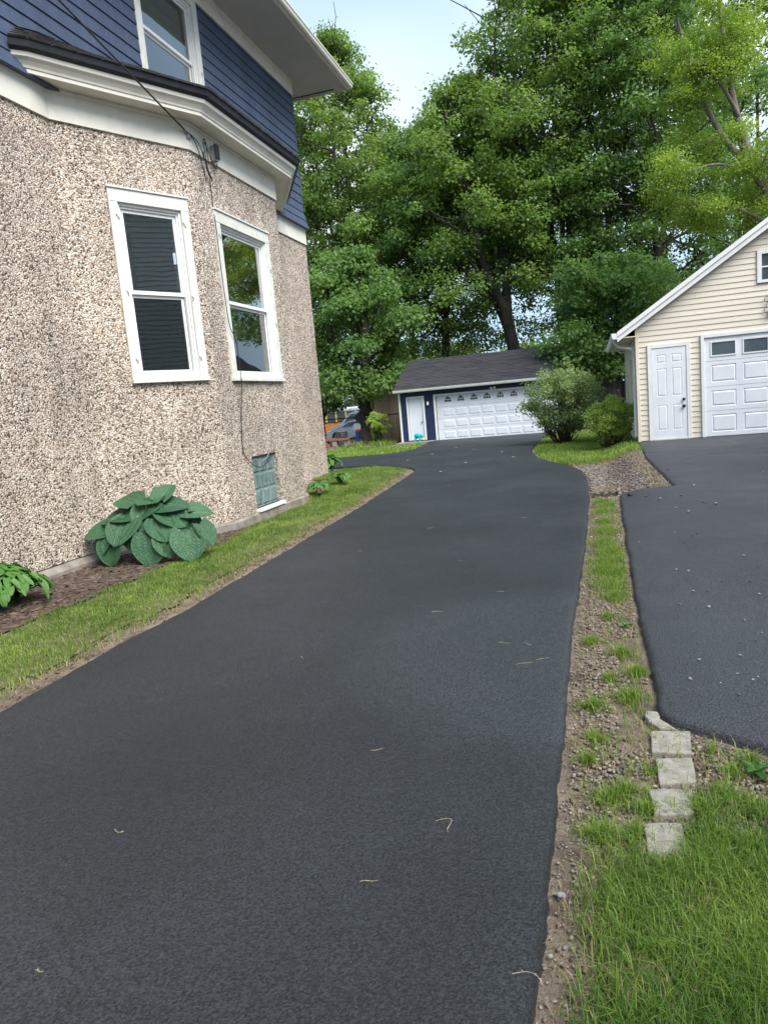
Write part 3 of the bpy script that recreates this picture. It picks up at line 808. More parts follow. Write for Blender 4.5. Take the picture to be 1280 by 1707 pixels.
# ------------------------------------------------------------------ blue garage
BY, BZ = 31.6, -.25
bg_ = thing('navy_garage', 'navy detached garage with white door and wide white overhead door at the driveway end', 'garage')
FB = Frame((0, BY, 0), (1, 0, 0), (0, -1, 0))
BX0, BX1 = -8.50, -.95
wtop = 2.12
mb = MB()
for (a, b, c, d) in ((BX0, -8.10, BZ, wtop), (-7.40, -6.82, BZ, wtop), (-1.57, BX1, BZ, wtop), (-8.10, -7.40, 1.75, wtop), (-6.82, -1.57, 1.76, wtop), (-8.10, -7.40, BZ, -.15)):
    FB.box(mb, a, b, c, d, -.15, 0)
mb.add([(BX0, BY + .15, BZ), (BX0, BY + 6.2, BZ), (BX0, BY + 6.2, wtop), (BX0, BY + 3.1, 3.45), (BX0, BY + .15, wtop)], [(0, 1, 2, 3, 4)])
mb.add([(BX1, BY + .15, BZ), (BX1, BY + 6.2, BZ), (BX1, BY + 6.2, wtop), (BX1, BY + 3.1, 3.45), (BX1, BY + .15, wtop)], [(0, 1, 2, 3, 4)])
mb.add([(BX0, BY + 6.2, BZ), (BX1, BY + 6.2, BZ), (BX1, BY + 6.2, wtop), (BX0, BY + 6.2, wtop)], [(0, 1, 2, 3)])
fixn(mb.build('wall', M['navy'], bg_))
FB.mk('corner_board', M['white'], bg_, (BX0 - .03, BX0 + .06, BZ, 2.06, .001, .03), bevel=.004)
rx0, rx1 = BX0 - .18, BX1 + .2
ye, yr, ze, zr = BY - .32, BY + 3.1, 2.17, 3.60
mb = MB()
def slab(p0, p1, p2, p3, t):
    n = (Vector(p1) - Vector(p0)).cross(Vector(p3) - Vector(p0)).normalized()
    mb.hexa([Vector(p) - n * t for p in (p0, p1, p2, p3)] + [Vector(p) for p in (p0, p1, p2, p3)])
slab((rx0, ye, ze), (rx1, ye, ze), (rx1, yr, zr), (rx0, yr, zr), .06)
slab((rx1, BY + 6.5, ze), (rx0, BY + 6.5, ze), (rx0, yr, zr - .002), (rx1, yr, zr - .002), .06)
groof = fixn(mb.build('roof', M['garageroof'], bg_))
for i in range(1, 20):      # shingle course edges
    t = i / 20
    y_, z_ = ye + (yr - ye) * t, ze + (zr - ze) * t
    mb = MB(); d = .19
    x = rx0
    nrm = Vector((0, -(zr - ze), (yr - ye))).normalized()
    xs = [rx0] + sorted(random.uniform(rx0, rx1) for _ in range(7)) + [rx1]
    for a, b in zip(xs[:-1], xs[1:]):
        th = random.uniform(.010, .02)
        p = [Vector((a, y_ - .01, z_ - .004)), Vector((b, y_ - .01, z_ - .004)), Vector((b, y_ + d, z_ + d * (zr - ze) / (yr - ye))), Vector((a, y_ + d, z_ + d * (zr - ze) / (yr - ye)))]
        mb.hexa([q for q in p] + [p[0] + nrm * th, p[1] + nrm * th, p[2] + nrm * .003, p[3] + nrm * .003])
    fixn(mb.build('shingle_course', M['garageroof'], groof))
pr = [(0, ye - .0, ze - .13), (0, ye - .08, ze - .13), (0, ye - .10, ze - .09), (0, ye - .115, ze - .01), (0, ye, ze - .01)]
fixn(MB().prism(pr, (rx0 + .01, 0, 0), (rx1, 0, 0)).build('gutter', M['dullwhite'], bg_))
MB().box(rx0 + .02, rx1, ye + .002, BY - .001, ze - .13, ze - .11).build('soffit', M['navy'], bg_)
# side door
dr = FB.mk('door', M['doorwhite'], bg_, (-8.08, -7.42, -.14, 1.74, -.06, -.02))
FB.mk('door_trim', M['white'], dr, (-8.17, -8.085, -.15, 1.83, 0, .035), (-7.415, -7.33, -.15, 1.83, 0, .035), (-8.085, -7.415, 1.745, 1.83, 0, .035))
MB().lathe((-7.50, BY + .0, .66), [(.0, -.06), (.025, -.055), (.035, -.03), (.02, .0), (.02, .03)], 'y', 12).build('door_knob', M['blackknob'], dr, smooth=True)
MB().lathe((-7.17, BY - .04, 1.50), [(.0, -.06), (.05, -.05), (.06, -.01), (.04, .04)], 'y', 12).lathe((-7.17, BY - .07, 1.44), [(.0, -.06), (.045, -.05), (.05, .02), (.03, .05)], 'z', 12).build('wall_lamp', M['lamp'], bg_, smooth=True)
# overhead door
od = FB.mk('overhead_door', M['doorwhite'], bg_, (-6.80, -1.59, BZ, 1.755, -.13, -.09))
FB.mk('door_trim', M['white'], od, (-6.90, -6.805, BZ, 1.84, 0, .035), (-1.585, -1.49, BZ, 1.84, 0, .035), (-6.805, -1.585, 1.757, 1.84, 0, .035))
zc = [BZ + .01 + i * .5 for i in range(5)]
for s_ in range(4):
    se = FB.mk('door_section', M['doorwhite'], od, (-6.79, -1.60, zc[s_] + .004, zc[s_ + 1] - .006, -.088, -.06))
    for k in range(8):
        cx = -6.255 + k * .585
        if s_ < 3:
            P = FB.p; a, b, c, d = cx - .245, cx + .245, zc[s_] + .10, zc[s_ + 1] - .10
            mb = MB().add([P(a, c, -.059), P(b, c, -.059), P(b, d, -.059), P(a, d, -.059), P(a + .03, c + .03, -.045), P(b - .03, c + .03, -.045), P(b - .03, d - .03, -.045), P(a + .03, d - .03, -.045)], [(0, 1, 5, 4), (1, 2, 6, 5), (2, 3, 7, 6), (3, 0, 4, 7), (4, 5, 6, 7)])
            fixn(mb.build('raised_panel', M['doorwhite'], od))
        else:
            fz = zc[3] + .21
            wi = FB.mk('door_window', M['white'], od, (cx - .185, cx + .185, fz - .03, fz + .265, -.0585, -.050))
            P = FB.p
            for q in (-1, 0, 1):
                a, b = cx + q * .105 - .045, cx + q * .105 + .045
                MB().add([P(a, fz, -.047), P(b, fz, -.047), P(b, fz + .09, -.047), P(a, fz + .09, -.047)], [(0, 1, 2, 3)]).build('pane', M['carglass'], wi)
                hl = [fz + .215, fz + .235, fz + .235, fz + .215]
                if q == -1: tp = [P(a + .012, fz + .115, -.047), P(b, fz + .115, -.047), P(b, fz + .215, -.047), P(a + .045, fz + .18, -.047)]
                elif q == 1: tp = [P(a, fz + .115, -.047), P(b - .012, fz + .115, -.047), P(b - .045, fz + .18, -.047), P(a, fz + .215, -.047)]
                else: tp = [P(a, fz + .115, -.047), P(b, fz + .115, -.047), P(b, fz + .235, -.047), P(a, fz + .235, -.047)]
                MB().add(tp, [(0, 1, 2, 3)]).build('pane', M['carglass'], wi)
sp = FB.mk('floodlight', M['dullwhite'], bg_, (-4.27, -4.13, 1.86, 1.90, .0, .05))
for q in (-.08, .08):
    MB().lathe((-4.2 + q, BY - .09, 1.90), [(.0, -.08), (.055, -.08), (.05, -.02), (.03, .03), (.0, .05)], 'y', 10).build('lamp_head', M['white'], sp, smooth=True)
pad = MB(); pad.hexa([(-8.6, 30.75, -.3), (-7.0, 30.95, -.3), (-6.85, 31.58, -.3), (-8.6, 31.58, -.3), (-8.6, 30.75, -.19), (-7.0, 30.95, -.19), (-6.85, 31.58, -.19), (-8.6, 31.58, -.19)])
tag(pad.build('concrete_pad', M['concrete'], bevel=.01), kind='structure')

# teal toy in front of the garage door
toy = thing('toy_elephant', 'small teal plastic animal shaped toy standing before the navy garage door', 'toy', loc=(-7.66, 31.15, -.19))
toy.scale = (.62, .62, .62)
mb = MB()
prof = []
for i in range(9):
    t = i / 8; prof.append((.19 * math.sqrt(max(0.0, 1 - (2 * t - 1) ** 2)) ** .6 + .001, -.26 + .52 * t))
mb.lathe((0, 0, .42), prof, 'x', 14)
MB_b = mb.build('body', M['teal'], toy, smooth=True)
for lx in (-.18, .16):
    for ly in (-.1, .1):
        MB().lathe((lx, ly, 0), [(.05, 0), (.055, .05), (.06, .35)], 'z', 10).build('leg', M['teal'], toy, smooth=True)
MB().lathe((.30, -.02, .40), [(.02, -.14), (.12, -.10), (.14, 0), (.11, .1), (.02, .14)], 'z', 12).build('head', M['teal'], toy, smooth=True)
MB().tube([(.40, -.02, .38), (.46, -.02, .25), (.45, -.02, .10)], [.06, .05, .04], 8).build('trunk', M['yellow'], toy, smooth=True)

# ------------------------------------------------------------------ beige garage
GY0, GZ0 = 18.0, .19
gg = thing('beige_garage', 'beige vinyl sided gable garage with white six panel door at right', 'garage')
FG = Frame((0, GY0, 0), (1, 0, 0), (0, -1, 0))
X0, X1, XR, ZR, PIT = 1.0, 6.9, 3.95, 4.86, .655
def rake_z(x): return ZR - abs(x - XR) * PIT
zt = rake_z(X0)
mb = MB()
mb.add([(X0, GY0 + .02, GZ0 - .1), (X1, GY0 + .02, GZ0 - .1), (X1, GY0 + .02, zt), (XR, GY0 + .02, ZR), (X0, GY0 + .02, zt)], [(0, 1, 2, 3, 4)])
mb.add([(X0 + .02, GY0 + .02, GZ0 - .6), (X0 + .02, GY0 + 6.5, GZ0 - .6), (X0 + .02, GY0 + 6.5, zt), (X0 + .02, GY0 + .02, zt)], [(0, 1, 2, 3)])
mb.add([(X1, GY0 + .02, GZ0 - .6), (X1, GY0 + 6.5, GZ0 - .6), (X1, GY0 + 6.5, zt), (X1, GY0 + .02, zt)], [(0, 1, 2, 3)])
mb.add([(X0, GY0 + 6.5, GZ0 - .6), (X1, GY0 + 6.5, GZ0 - .6), (X1, GY0 + 6.5, zt), (XR, GY0 + 6.5, ZR), (X0, GY0 + 6.5, zt)], [(0, 1, 2, 3, 4)])
gwall = mb.build('wall', M['vinyltrim'], gg)
DOOR = (1.235, 2.165, 2.42)          # outer trim of the small door
ODR = (2.385, 5.30, 2.53)            # outer trim of the overhead door
GW = (3.565, 4.335, 3.52, 4.22)
def board(fr, a, b, a2, b2, z, z1, mat, parent):
    P = fr.p
    return fixn(MB().hexa([P(a, z, .002), P(b, z, .002), P(b, z, .021), P(a, z, .021), P(a2, z1, .002), P(b2, z1, .002), P(b2, z1, .006), P(a2, z1, .006)]).build('siding_board', mat, parent))
EX = .1215
z = GZ0 + .01
while z < ZR - .05:
    z1 = z + EX
    lo_, hi_ = X0 + .055, X1 - .055
    t0 = XR - (ZR - z) / PIT + .01; t1 = XR - (ZR - z1) / PIT + .01
    a, a2 = max(lo_, t0), max(lo_, t1)
    b, b2 = 2 * XR - max(2 * XR - hi_, t0), 2 * XR - max(2 * XR - hi_, t1)
    b, b2 = min(hi_, 2 * XR - t0), min(hi_, 2 * XR - t1)
    if b2 < a2: b2 = a2 = (a + b) / 2
    bars = []
    if z1 < DOOR[2] + .02: bars.append((DOOR[0], DOOR[1]))
    if z1 < ODR[2] + .02: bars.append((ODR[0], ODR[1]))
    if z > GW[2] - .06 and z1 < GW[3] + .06: bars.append((GW[0], GW[1]))
    segs = []; cur = (a, a2)
    for p, q in bars:
        segs.append((cur[0], p, cur[1], p)); cur = (q, q)
    segs.append((cur[0], b, cur[1], b2))
    for s_ in segs:
        # long runs are lapped at a joint
        if s_[1] - s_[0] > 3.4:
            mid = 2.3 + (int(z / EX) % 3) * .75
            if s_[0] + .3 < mid < s_[1] - .3:
                board(FG, s_[0], mid, s_[2], mid, z, z1, M['vinyl'], gwall); board(FG, mid + .002, s_[1], mid + .002, s_[3], z, z1, M['vinyl'], gwall); continue
        if s_[1] - s_[0] > .03: board(FG, s_[0], s_[1], s_[2], s_[3], z, z1, M['vinyl'], gwall)
    z = z1
FGs = Frame((X0 + .02, 0, 0), (0, 1, 0), (-1, 0, 0))
z = GZ0 - .1
while z < zt - .05:
    z1 = min(z + EX, zt)
    if .95 < z < 2.2:
        board(FGs, GY0 + .06, GY0 + 1.55, GY0 + .06, GY0 + 1.55, z, z1, M['vinyl'], gwall); board(FGs, GY0 + 2.75, GY0 + 6.5, GY0 + 2.75, GY0 + 6.5, z, z1, M['vinyl'], gwall)
    else: board(FGs, GY0 + .06, GY0 + 6.5, GY0 + .06, GY0 + 6.5, z, z1, M['vinyl'], gwall)
    z = z1
MB().box(X0 - .02, X0 + .055, GY0 - .026, GY0 + .07, GZ0 - .06, zt + .02).build('corner_post', M['vinyltrim'], gg, bevel=.006)
MB().box(X1 - .055, X1 + .02, GY0 - .026, GY0 + .07, GZ0 - .02, zt + .02).build('corner_post', M['vinyltrim'], gg, bevel=.006)
FGs.mk('side_window', M['vinyltrim'], gg, (GY0 + 1.55, GY0 + 1.65, .92, 2.28, 0, .05), (GY0 + 2.65, GY0 + 2.75, .92, 2.28, 0, .05), (GY0 + 1.65, GY0 + 2.65, 2.18, 2.28, 0, .05), (GY0 + 1.65, GY0 + 2.65, .92, 1.0, 0, .05), (GY0 + 1.65, GY0 + 2.65, 1.0, 2.18, .0, .01))
MB().box(X0 + .03, X0 + .1, GY0 + .03, GY0 + 6.4, GZ0 - .8, GZ0 - .08).build('foundation', M['concrete'], gg)
# roof and rake trim
mb = MB(); ov = .42; yo = GY0 - .22
for sgn in (-1, 1):
    xe = XR + sgn * (XR - X0 + ov); zee = ZR - (XR - X0 + ov) * PIT
    p = [(XR, yo, ZR + .13), (xe, yo, zee + .13), (xe, GY0 + 6.8, zee + .13), (XR, GY0 + 6.8, ZR + .13)]
    mb.hexa([(q[0], q[1], q[2] - .05) for q in p] + p)
fixn(mb.build('roof', M['garageroof'], gg))
for sgn in (-1, 1):
    xe = XR + sgn * (XR - X0 + ov); zee = ZR - (XR - X0 + ov) * PIT
    for (dz0, dz1, y0, y1, nm) in ((-.10, .078, yo + .002, yo + .03, 'rake_board'), (.02, .125, yo - .03, yo, 'rake_trim')):
        p = [(XR, ZR + dz0), (xe, zee + dz0), (xe, zee + dz1), (XR, ZR + dz1)]
        fixn(MB().hexa([(q[0], y0, q[1]) for q in p] + [(q[0], y1, q[1]) for q in p]).build(nm, M['white'], gg))
    p = [(XR, ZR + .02), (xe, zee + .02)]
    fixn(MB().hexa([(p[0][0], yo + .032, p[0][1]), (p[1][0], yo + .032, p[1][1]), (p[1][0], GY0, p[1][1]), (p[0][0], GY0, p[0][1])] + [(p[0][0], yo + .032, p[0][1] + .03), (p[1][0], yo + .032, p[1][1] + .03), (p[1][0], GY0, p[1][1] + .03), (p[0][0], GY0, p[0][1] + .03)]).build('rake_soffit', M['white'], gg))
xe = XR - (XR - X0 + ov); zee = ZR - (XR - X0 + ov) * PIT
MB().box(xe + .02, X0, GY0 - .2, GY0 + 6.7, zee - .02, zee + .0).build('eave_soffit', M['vinyltrim'], gg)
pr = [(xe + .0, 0, zee - .03), (xe - .09, 0, zee - .03), (xe - .115, 0, zee + .02), (xe - .13, 0, zee + .10), (xe, 0, zee + .10)]
gut = fixn(MB().prism(pr, (0, yo - .02, 0), (0, GY0 + 6.8, 0)).build('gutter', M['white'], gg))
MB().tube([(xe - .05, GY0 + .12, zee - .02), (xe - .05, GY0 + .12, zee - .10), (xe + .02, GY0 + .12, zee - .20), (X0 - .10, GY0 + .14, zee - .27), (X0 - .05, GY0 + .14, zee - .33), (X0 - .05, GY0 + .14, .3)], .038, 8).build('downspout', M['dullwhite'], gut, smooth=True)
# six panel door
gd = FG.mk('door', M['doorwhite'], gg, (1.33, 2.07, GZ0 + .03, 2.325, .004, .03))
FG.mk('door_trim', M['white'], gd, (1.235, 1.325, GZ0, 2.42, .0, .05), (2.075, 2.165, GZ0, 2.42, .0, .05), (1.325, 2.075, 2.33, 2.42, .0, .05), bevel=.004)
FG.mk('threshold', M['dullwhite'], gd, (1.325, 2.075, GZ0 + .0, GZ0 + .028, 0, .06))
def raised(fr, a, b, c, d, n, parent, mat, rim=.035, dep=.012):
    P = fr.p
    mb = MB().add([P(a, c, n), P(b, c, n), P(b, d, n), P(a, d, n),
                   P(a + rim * .35, c + rim * .35, n - dep), P(b - rim * .35, c + rim * .35, n - dep), P(b - rim * .35, d - rim * .35, n - dep), P(a + rim * .35, d - rim * .35, n - dep),
                   P(a + rim, c + rim, n + .002), P(b - rim, c + rim, n + .002), P(b - rim, d - rim, n + .002), P(a + rim, d - rim, n + .002)],
                  [(0, 1, 5, 4), (1, 2, 6, 5), (2, 3, 7, 6), (3, 0, 4, 7), (4, 5, 9, 8), (5, 6, 10, 9), (6, 7, 11, 10), (7, 4, 8, 11), (8, 9, 10, 11)])
    return fixn(mb.build('raised_panel', mat, parent))
def panelled(fr, name, u0, u1, v0, v1, holes, n, parent, mat):
    """flat face with rectangular holes laid out on a grid of columns and rows, filled with raised panels"""
    us = sorted({u0, u1} | {x for h_ in holes for x in h_[:2]}); vs = sorted({v0, v1} | {x for h_ in holes for x in h_[2:]})
    mb = MB(); P = fr.p
    for i in range(len(us) - 1):
        for j in range(len(vs) - 1):
            cu, cv = (us[i] + us[i + 1]) / 2, (vs[j] + vs[j + 1]) / 2
            if any(h_[0] < cu < h_[1] and h_[2] < cv < h_[3] for h_ in holes): continue
            mb.add([P(us[i], vs[j], n), P(us[i + 1], vs[j], n), P(us[i + 1], vs[j + 1], n), P(us[i], vs[j + 1], n)], [(0, 1, 2, 3)])
    return mb.build(name, mat, parent)
dz = GZ0
cols = [(1.425, 1.645), (1.755, 1.975)]
rows_ = [(dz + .23, dz + .82), (dz + 1.02, dz + 1.66), (dz + 1.79, dz + 1.98)]
holes = [(a, b, c, d) for a, b in cols for c, d in rows_]
panelled(FG, 'door_face', 1.33, 2.07, GZ0 + .03, 2.325, holes, .036, gd, M['doorwhite'])
for h_ in holes: raised(FG, *h_, .036, gd, M['doorwhite'])
for zz, rr in ((1.115, .034), (.955, .038)):
    MB().lathe((2.005, GY0 - .036, zz), [(.0, -.055), (rr * .8, -.05), (rr, -.03), (rr * .6, -.01), (rr, .0)], 'y', 14).build('door_knob' if rr > .035 else 'deadbolt', M['blackknob'], gd, smooth=True)
# overhead door
go = FG.mk('overhead_door', M['doorwhite'], gg, (2.46, 5.22, GZ0 + .005, 2.445, .003, .006))
FG.mk('door_trim', M['white'], go, (2.385, 2.455, GZ0, 2.53, .0, .06), (5.225, 5.30, GZ0, 2.53, .0, .06), (2.455, 5.225, 2.45, 2.53, .0, .06), bevel=.004)
zrow = [GZ0 + .01, .785, 1.335, 1.915, 2.445]
for s_ in range(4):
    c, d = zrow[s_] + .003, zrow[s_ + 1] - .004
    cols = [(2.60 + .665 * i, 3.12 + .665 * i) for i in range(4)]
    if s_ < 3: holes = [(a, b, c + .10, d - .085) for a, b in cols]
    else: holes = [(a + .02, b - .02, 2.045, 2.33) for a, b in cols]
    panelled(FG, 'door_section', 2.46, 5.22, c, d, holes, .022, go, M['doorwhite'])
    for h_ in holes:
        if s_ < 3: raised(FG, *h_, .022, go, M['doorwhite'], .045, .014)
        else:
            wf = FG.mk('door_window', M['white'], go, (h_[0] - .03, h_[1] + .03, h_[2] - .03, h_[2] - .001, .0225, .036), (h_[0] - .03, h_[1] + .03, h_[3] + .001, h_[3] + .03, .0225, .036), (h_[0] - .03, h_[0] - .001, h_[2], h_[3], .0225, .036), (h_[1] + .001, h_[1] + .03, h_[2], h_[3], .0225, .036))
            P = FG.p
            MB().add([P(h_[0], h_[2], .018), P(h_[1], h_[2], .018), P(h_[1], h_[3], .018), P(h_[0], h_[3], .018)], [(0, 1, 2, 3)]).build('pane', M['carglass'], wf)
# gable window
gwf = FG.mk('gable_window', M['white'], gg, (GW[0], GW[0] + .09, GW[2], GW[3], .0, .05), (GW[1] - .09, GW[1], GW[2], GW[3], .0, .05), (GW[0] + .09, GW[1] - .09, GW[3] - .09, GW[3], .0, .05), (GW[0] + .09, GW[1] - .09, GW[2], GW[2] + .06, .0, .05), (GW[0] + .09, GW[1] - .09, 3.84, 3.87, .012, .03))
P = FG.p
MB().add([P(GW[0] + .09, GW[2] + .06, .008), P(GW[1] - .09, GW[2] + .06, .008), P(GW[1] - .09, GW[3] - .09, .008), P(GW[0] + .09, GW[3] - .09, .008)], [(0, 1, 2, 3)]).build('pane', M['carglass'], gwf)
# wire ornament above the overhead door
orn = thing('wire_ornament', 'curly wire wall ornament with pink blossom above the beige garage overhead door', 'ornament')
mb = MB()
for (cx, cz, rr) in ((3.80, 3.02, .07), (3.76, 3.15, .06), (3.86, 3.22, .07), (3.93, 3.08, .09), (3.74, 2.92, .05), (4.02, 3.2, .07)):
    mb.tube([(cx + rr * math.cos(t), GY0 - .05, cz + rr * math.sin(t)) for t in np.linspace(0, 5.4, 14)], .006, 5)
mb.build('wire', M['rust'], orn)
for (cx, cz) in ((3.83, 2.86), (3.95, 2.94)):
    MB().lathe((cx, GY0 - .06, cz), [(.0, -.05), (.05, -.03), (.065, 0), (.04, .03)], 'y', 10).build('blossom', M['pink'], orn, smooth=True)
#@@PART2
# ------------------------------------------------------------------ neighbour house beyond the right drive (mirrored in the bay window)
nh = thing('neighbour_house', 'grey clapboard neighbour house across the right hand drive, mirrored in the bay window', 'house')
NX, NY0, NY1, NZ = 8.6, -9.0, 11.2, 8.6
FN = Frame((NX, 0, 0), (0, 1, 0), (-1, 0, 0))
nw = MB().box(NX + .03, NX + 8, NY0, NY1, -.2, NZ).build('wall', M['greysiding'], nh)
mb = MB(); z = .3
while z < NZ:
    P = FN.p
    mb.hexa([P(NY0, z, -.02), P(NY1, z, -.02), P(NY1, z, .022), P(NY0, z, .022), P(NY0, z + .15, -.02), P(NY1, z + .15, -.02), P(NY1, z + .15, -.016), P(NY0, z + .15, -.016)])
    z += .15
tag(fixn(mb.build('clapboards', M['greysiding'], nw)), kind='stuff')
for (a, c) in ((7.75, 6.05), (4.2, 6.05), (5.2, 1.2), (.5, 6.05), (.5, 1.2)):
    w = FN.mk('window', M['dullwhite'], nh, (a, a + .12, c, c + 1.6, 0, .04), (a + .88, a + 1.0, c, c + 1.6, 0, .04), (a + .12, a + .88, c + 1.48, c + 1.6, 0, .04), (a + .12, a + .88, c, c + .1, 0, .05), (a + .12, a + .88, c + .77, c + .82, 0, .03))
    MB().add([FN.p(a + .12, c + .1, .005), FN.p(a + .88, c + .1, .005), FN.p(a + .88, c + 1.48, .005), FN.p(a + .12, c + 1.48, .005)], [(0, 1, 2, 3)]).build('pane', M['carglass'], w)
mb = MB(); mb.add([(NX - .5, NY0 - .5, NZ), (NX + 8.5, NY0 - .5, NZ), (NX + 8.5, NY1 + .5, NZ), (NX - .5, NY1 + .5, NZ), (NX + 4, NY0 - .5, NZ + 1.6), (NX + 4, NY1 + .5, NZ + 1.6)], [(0, 1, 2, 3), (0, 3, 5, 4), (1, 4, 5, 2), (0, 4, 1), (3, 2, 5)])
mb.build('roof', M['shingle'], nh)

# ------------------------------------------------------------------ foliage helpers
def unit(v): return v / np.maximum(np.linalg.norm(v, axis=1, keepdims=True), 1e-9)

def leaf_quads(pos, nrm, size, tint, aspect=.75, fold=.25, rg=rng):
    """kite-shaped leaves, folded along the midrib: two quads sharing it are merged into one 4-gon kite bent in depth"""
    n = len(pos)
    t = unit(np.cross(nrm, rg.normal(size=(n, 3))))
    b = np.cross(nrm, t)
    s = size[:, None] if hasattr(size, '__len__') else np.full((n, 1), size)
    a = pos - t * s * .5
    c = pos + t * s * .5 - nrm * s * .12
    l = pos - t * s * .05 + b * s * aspect * .5 + nrm * s * fold * .3
    r = pos - t * s * .05 - b * s * aspect * .5 + nrm * s * fold * .3
    v = np.stack([a, r, c, l], 1).reshape(-1, 3)
    q = np.arange(4 * n).reshape(n, 4)
    return v, q, np.repeat(tint, 4)

def clump_leaves(centers, radii, per, size, flat=.55, up=.38, rg=rng, dens_pow=.45):
    """leaves spread through flattened clumps, thicker towards the outside and top"""
    N = len(centers)
    cnt = np.maximum(4, (per * (radii / radii.mean()) ** 2)).astype(int)
    idx = np.repeat(np.arange(N), cnt)
    n = len(idx)
    d = unit(rg.normal(size=(n, 3)))
    d[:, 2] = np.where(d[:, 2] < -.35, -d[:, 2] * .6, d[:, 2])
    rr = rg.random(n) ** dens_pow
    off = d * (rr * radii[idx])[:, None]
    off[:, 2] *= flat
    off += rg.normal(size=(n, 3)) * (radii[idx] * .20)[:, None]
    pos = centers[idx] + off
    nrm = unit(d * .8 + np.array([0, 0, up]) + rg.normal(size=(n, 3)) * .45)
    ct = rg.random(N)
    tint = np.clip(.15 + .45 * ct[idx] + .30 * rg.random(n), 0, 1)
    sz = size * rg.uniform(.7, 1.3, n)
    return leaf_quads(pos, nrm, sz, tint, rg=rg)

def bent(a, b, n, wob, rg):
    a, b = np.array(a, float), np.array(b, float)
    L = np.linalg.norm(b - a)
    ts = np.linspace(0, 1, n)
    off = rg.normal(size=3) * wob * L
    off2 = rg.normal(size=3) * wob * L * .5
    return [a + (b - a) * t + off * math.sin(math.pi * t) + off2 * math.sin(2 * math.pi * t) for t in ts]

def tree(name, label, loc, top, cr, cbase, tr, mat, bark, seed, ncl=130, per=240, leaf=.20, lean=(0, 0), squash=1.0, group='trees behind the garages', cat='tree', flat=.5, forks=4, clump=(.9, 1.7), fork_z=None, bottom_open=.35, shape=1.0):
    """top: crown top above ground, cr: crown radius, cbase: crown bottom"""
    rg = np.random.default_rng(seed)
    x, y = loc; z0 = h(x, y) - .15
    root = thing(name, label, cat, group, (x, y, z0))
    lx, ly = lean
    # trunk and limbs
    mb = MB()
    fz = fork_z if fork_z is not None else cbase + .12 * (top - cbase)
    def axis_at(z): return np.array([lx * z / top, ly * z / top, z])
    trunk = [axis_at(z) + rg.normal(size=3) * [tr * .25, tr * .25, 0] * (z > .1) for z in np.linspace(0, fz, 7)]
    rad = [tr * (1.45 if i == 0 else 1.12 if i == 1 else 1 - .04 * i) for i in range(7)]
    mb.tube(trunk, rad, 9)
    nodes_ = []
    for k in range(forks):
        az = 2 * math.pi * (k + rg.uniform(-.25, .25)) / forks
        r_end = cr * rg.uniform(.25, .62)
        ze = cbase + (top - cbase) * rg.uniform(.72, .95)
        if k == 0: r_end *= .25; ze = top * .96
        e = axis_at(ze) + np.array([math.cos(az) * r_end, math.sin(az) * r_end, 0])
        s = np.array(trunk[rg.integers(4, 7)])
        m_ = s + (e - s) * .45 + np.array([math.cos(az), math.sin(az), 0]) * r_end * .18
        p1 = bent(s, m_, 5, .04, rg); p2 = bent(m_, e, 6, .05, rg)
        pts = p1 + p2[1:]
        r0 = tr * rg.uniform(.42, .62)
        rr = [r0 * (1 - .9 * i / (len(pts) - 1)) + .012 for i in range(len(pts))]
        mb.tube(pts, rr, 7)
        nodes_ += [(np.array(p), q) for p, q in zip(pts[2:], rr[2:])]
        for j in range(5):
            i = rg.integers(2, len(pts) - 1); a2 = az + rg.uniform(-1.6, 1.6)
            ln = cr * rg.uniform(.35, .75)
            e2 = np.array(pts[i]) + np.array([math.cos(a2) * ln, math.sin(a2) * ln, ln * rg.uniform(.15, .9)])
            bp = bent(pts[i], e2, 5, .06, rg)
            b0 = rr[i] * .55
            mb.tube(bp, [b0 * (1 - .85 * t) + .008 for t in np.linspace(0, 1, 5)], 5)
            nodes_ += [(np.array(p), b0 * .5) for p in bp[1:]]
    # clumps over the crown
    cs = []
    while len(cs) < ncl:
        u = rg.random() ** .8
        zz = cbase + (top - cbase) * u
        env = (math.sin(math.pi * min(1, .12 + u * .88) ** .75) ** .5) * shape + (1 - shape) * 1.0
        az = rg.uniform(0, 2 * math.pi); q = rg.random() ** .42
        if u < .3 and rg.random() < bottom_open: continue
        rad_ = cr * env * q * (1 + .22 * math.sin(3 * az + seed) + .12 * math.sin(7 * az + zz))
        cs.append(axis_at(zz) + np.array([math.cos(az) * rad_, math.sin(az) * rad_ * squash, 0]))
    cs = np.array(cs)
    NP = np.array([p for p, _ in nodes_])
    for c in cs[:: 2]:
        d = np.linalg.norm(NP - c, axis=1) + (NP[:, 2] > c[2]) * 1.5
        s = NP[int(d.argmin())]
        if np.linalg.norm(s - c) > .4: mb.tube(bent(s, c, 4, .06, rg), [.05, .035, .022, .01], 4, cap=False)
    mb.build('trunk', bark, root, smooth=True)
    rads = rg.uniform(clump[0], clump[1], ncl) * (1 - .25 * (cs[:, 2] - cbase) / (top - cbase))
    v, q, t = clump_leaves(cs, rads, per, leaf, flat=flat, rg=rg)
    mesh_np('crown', v, q, mat, root, tint=t)
    return root

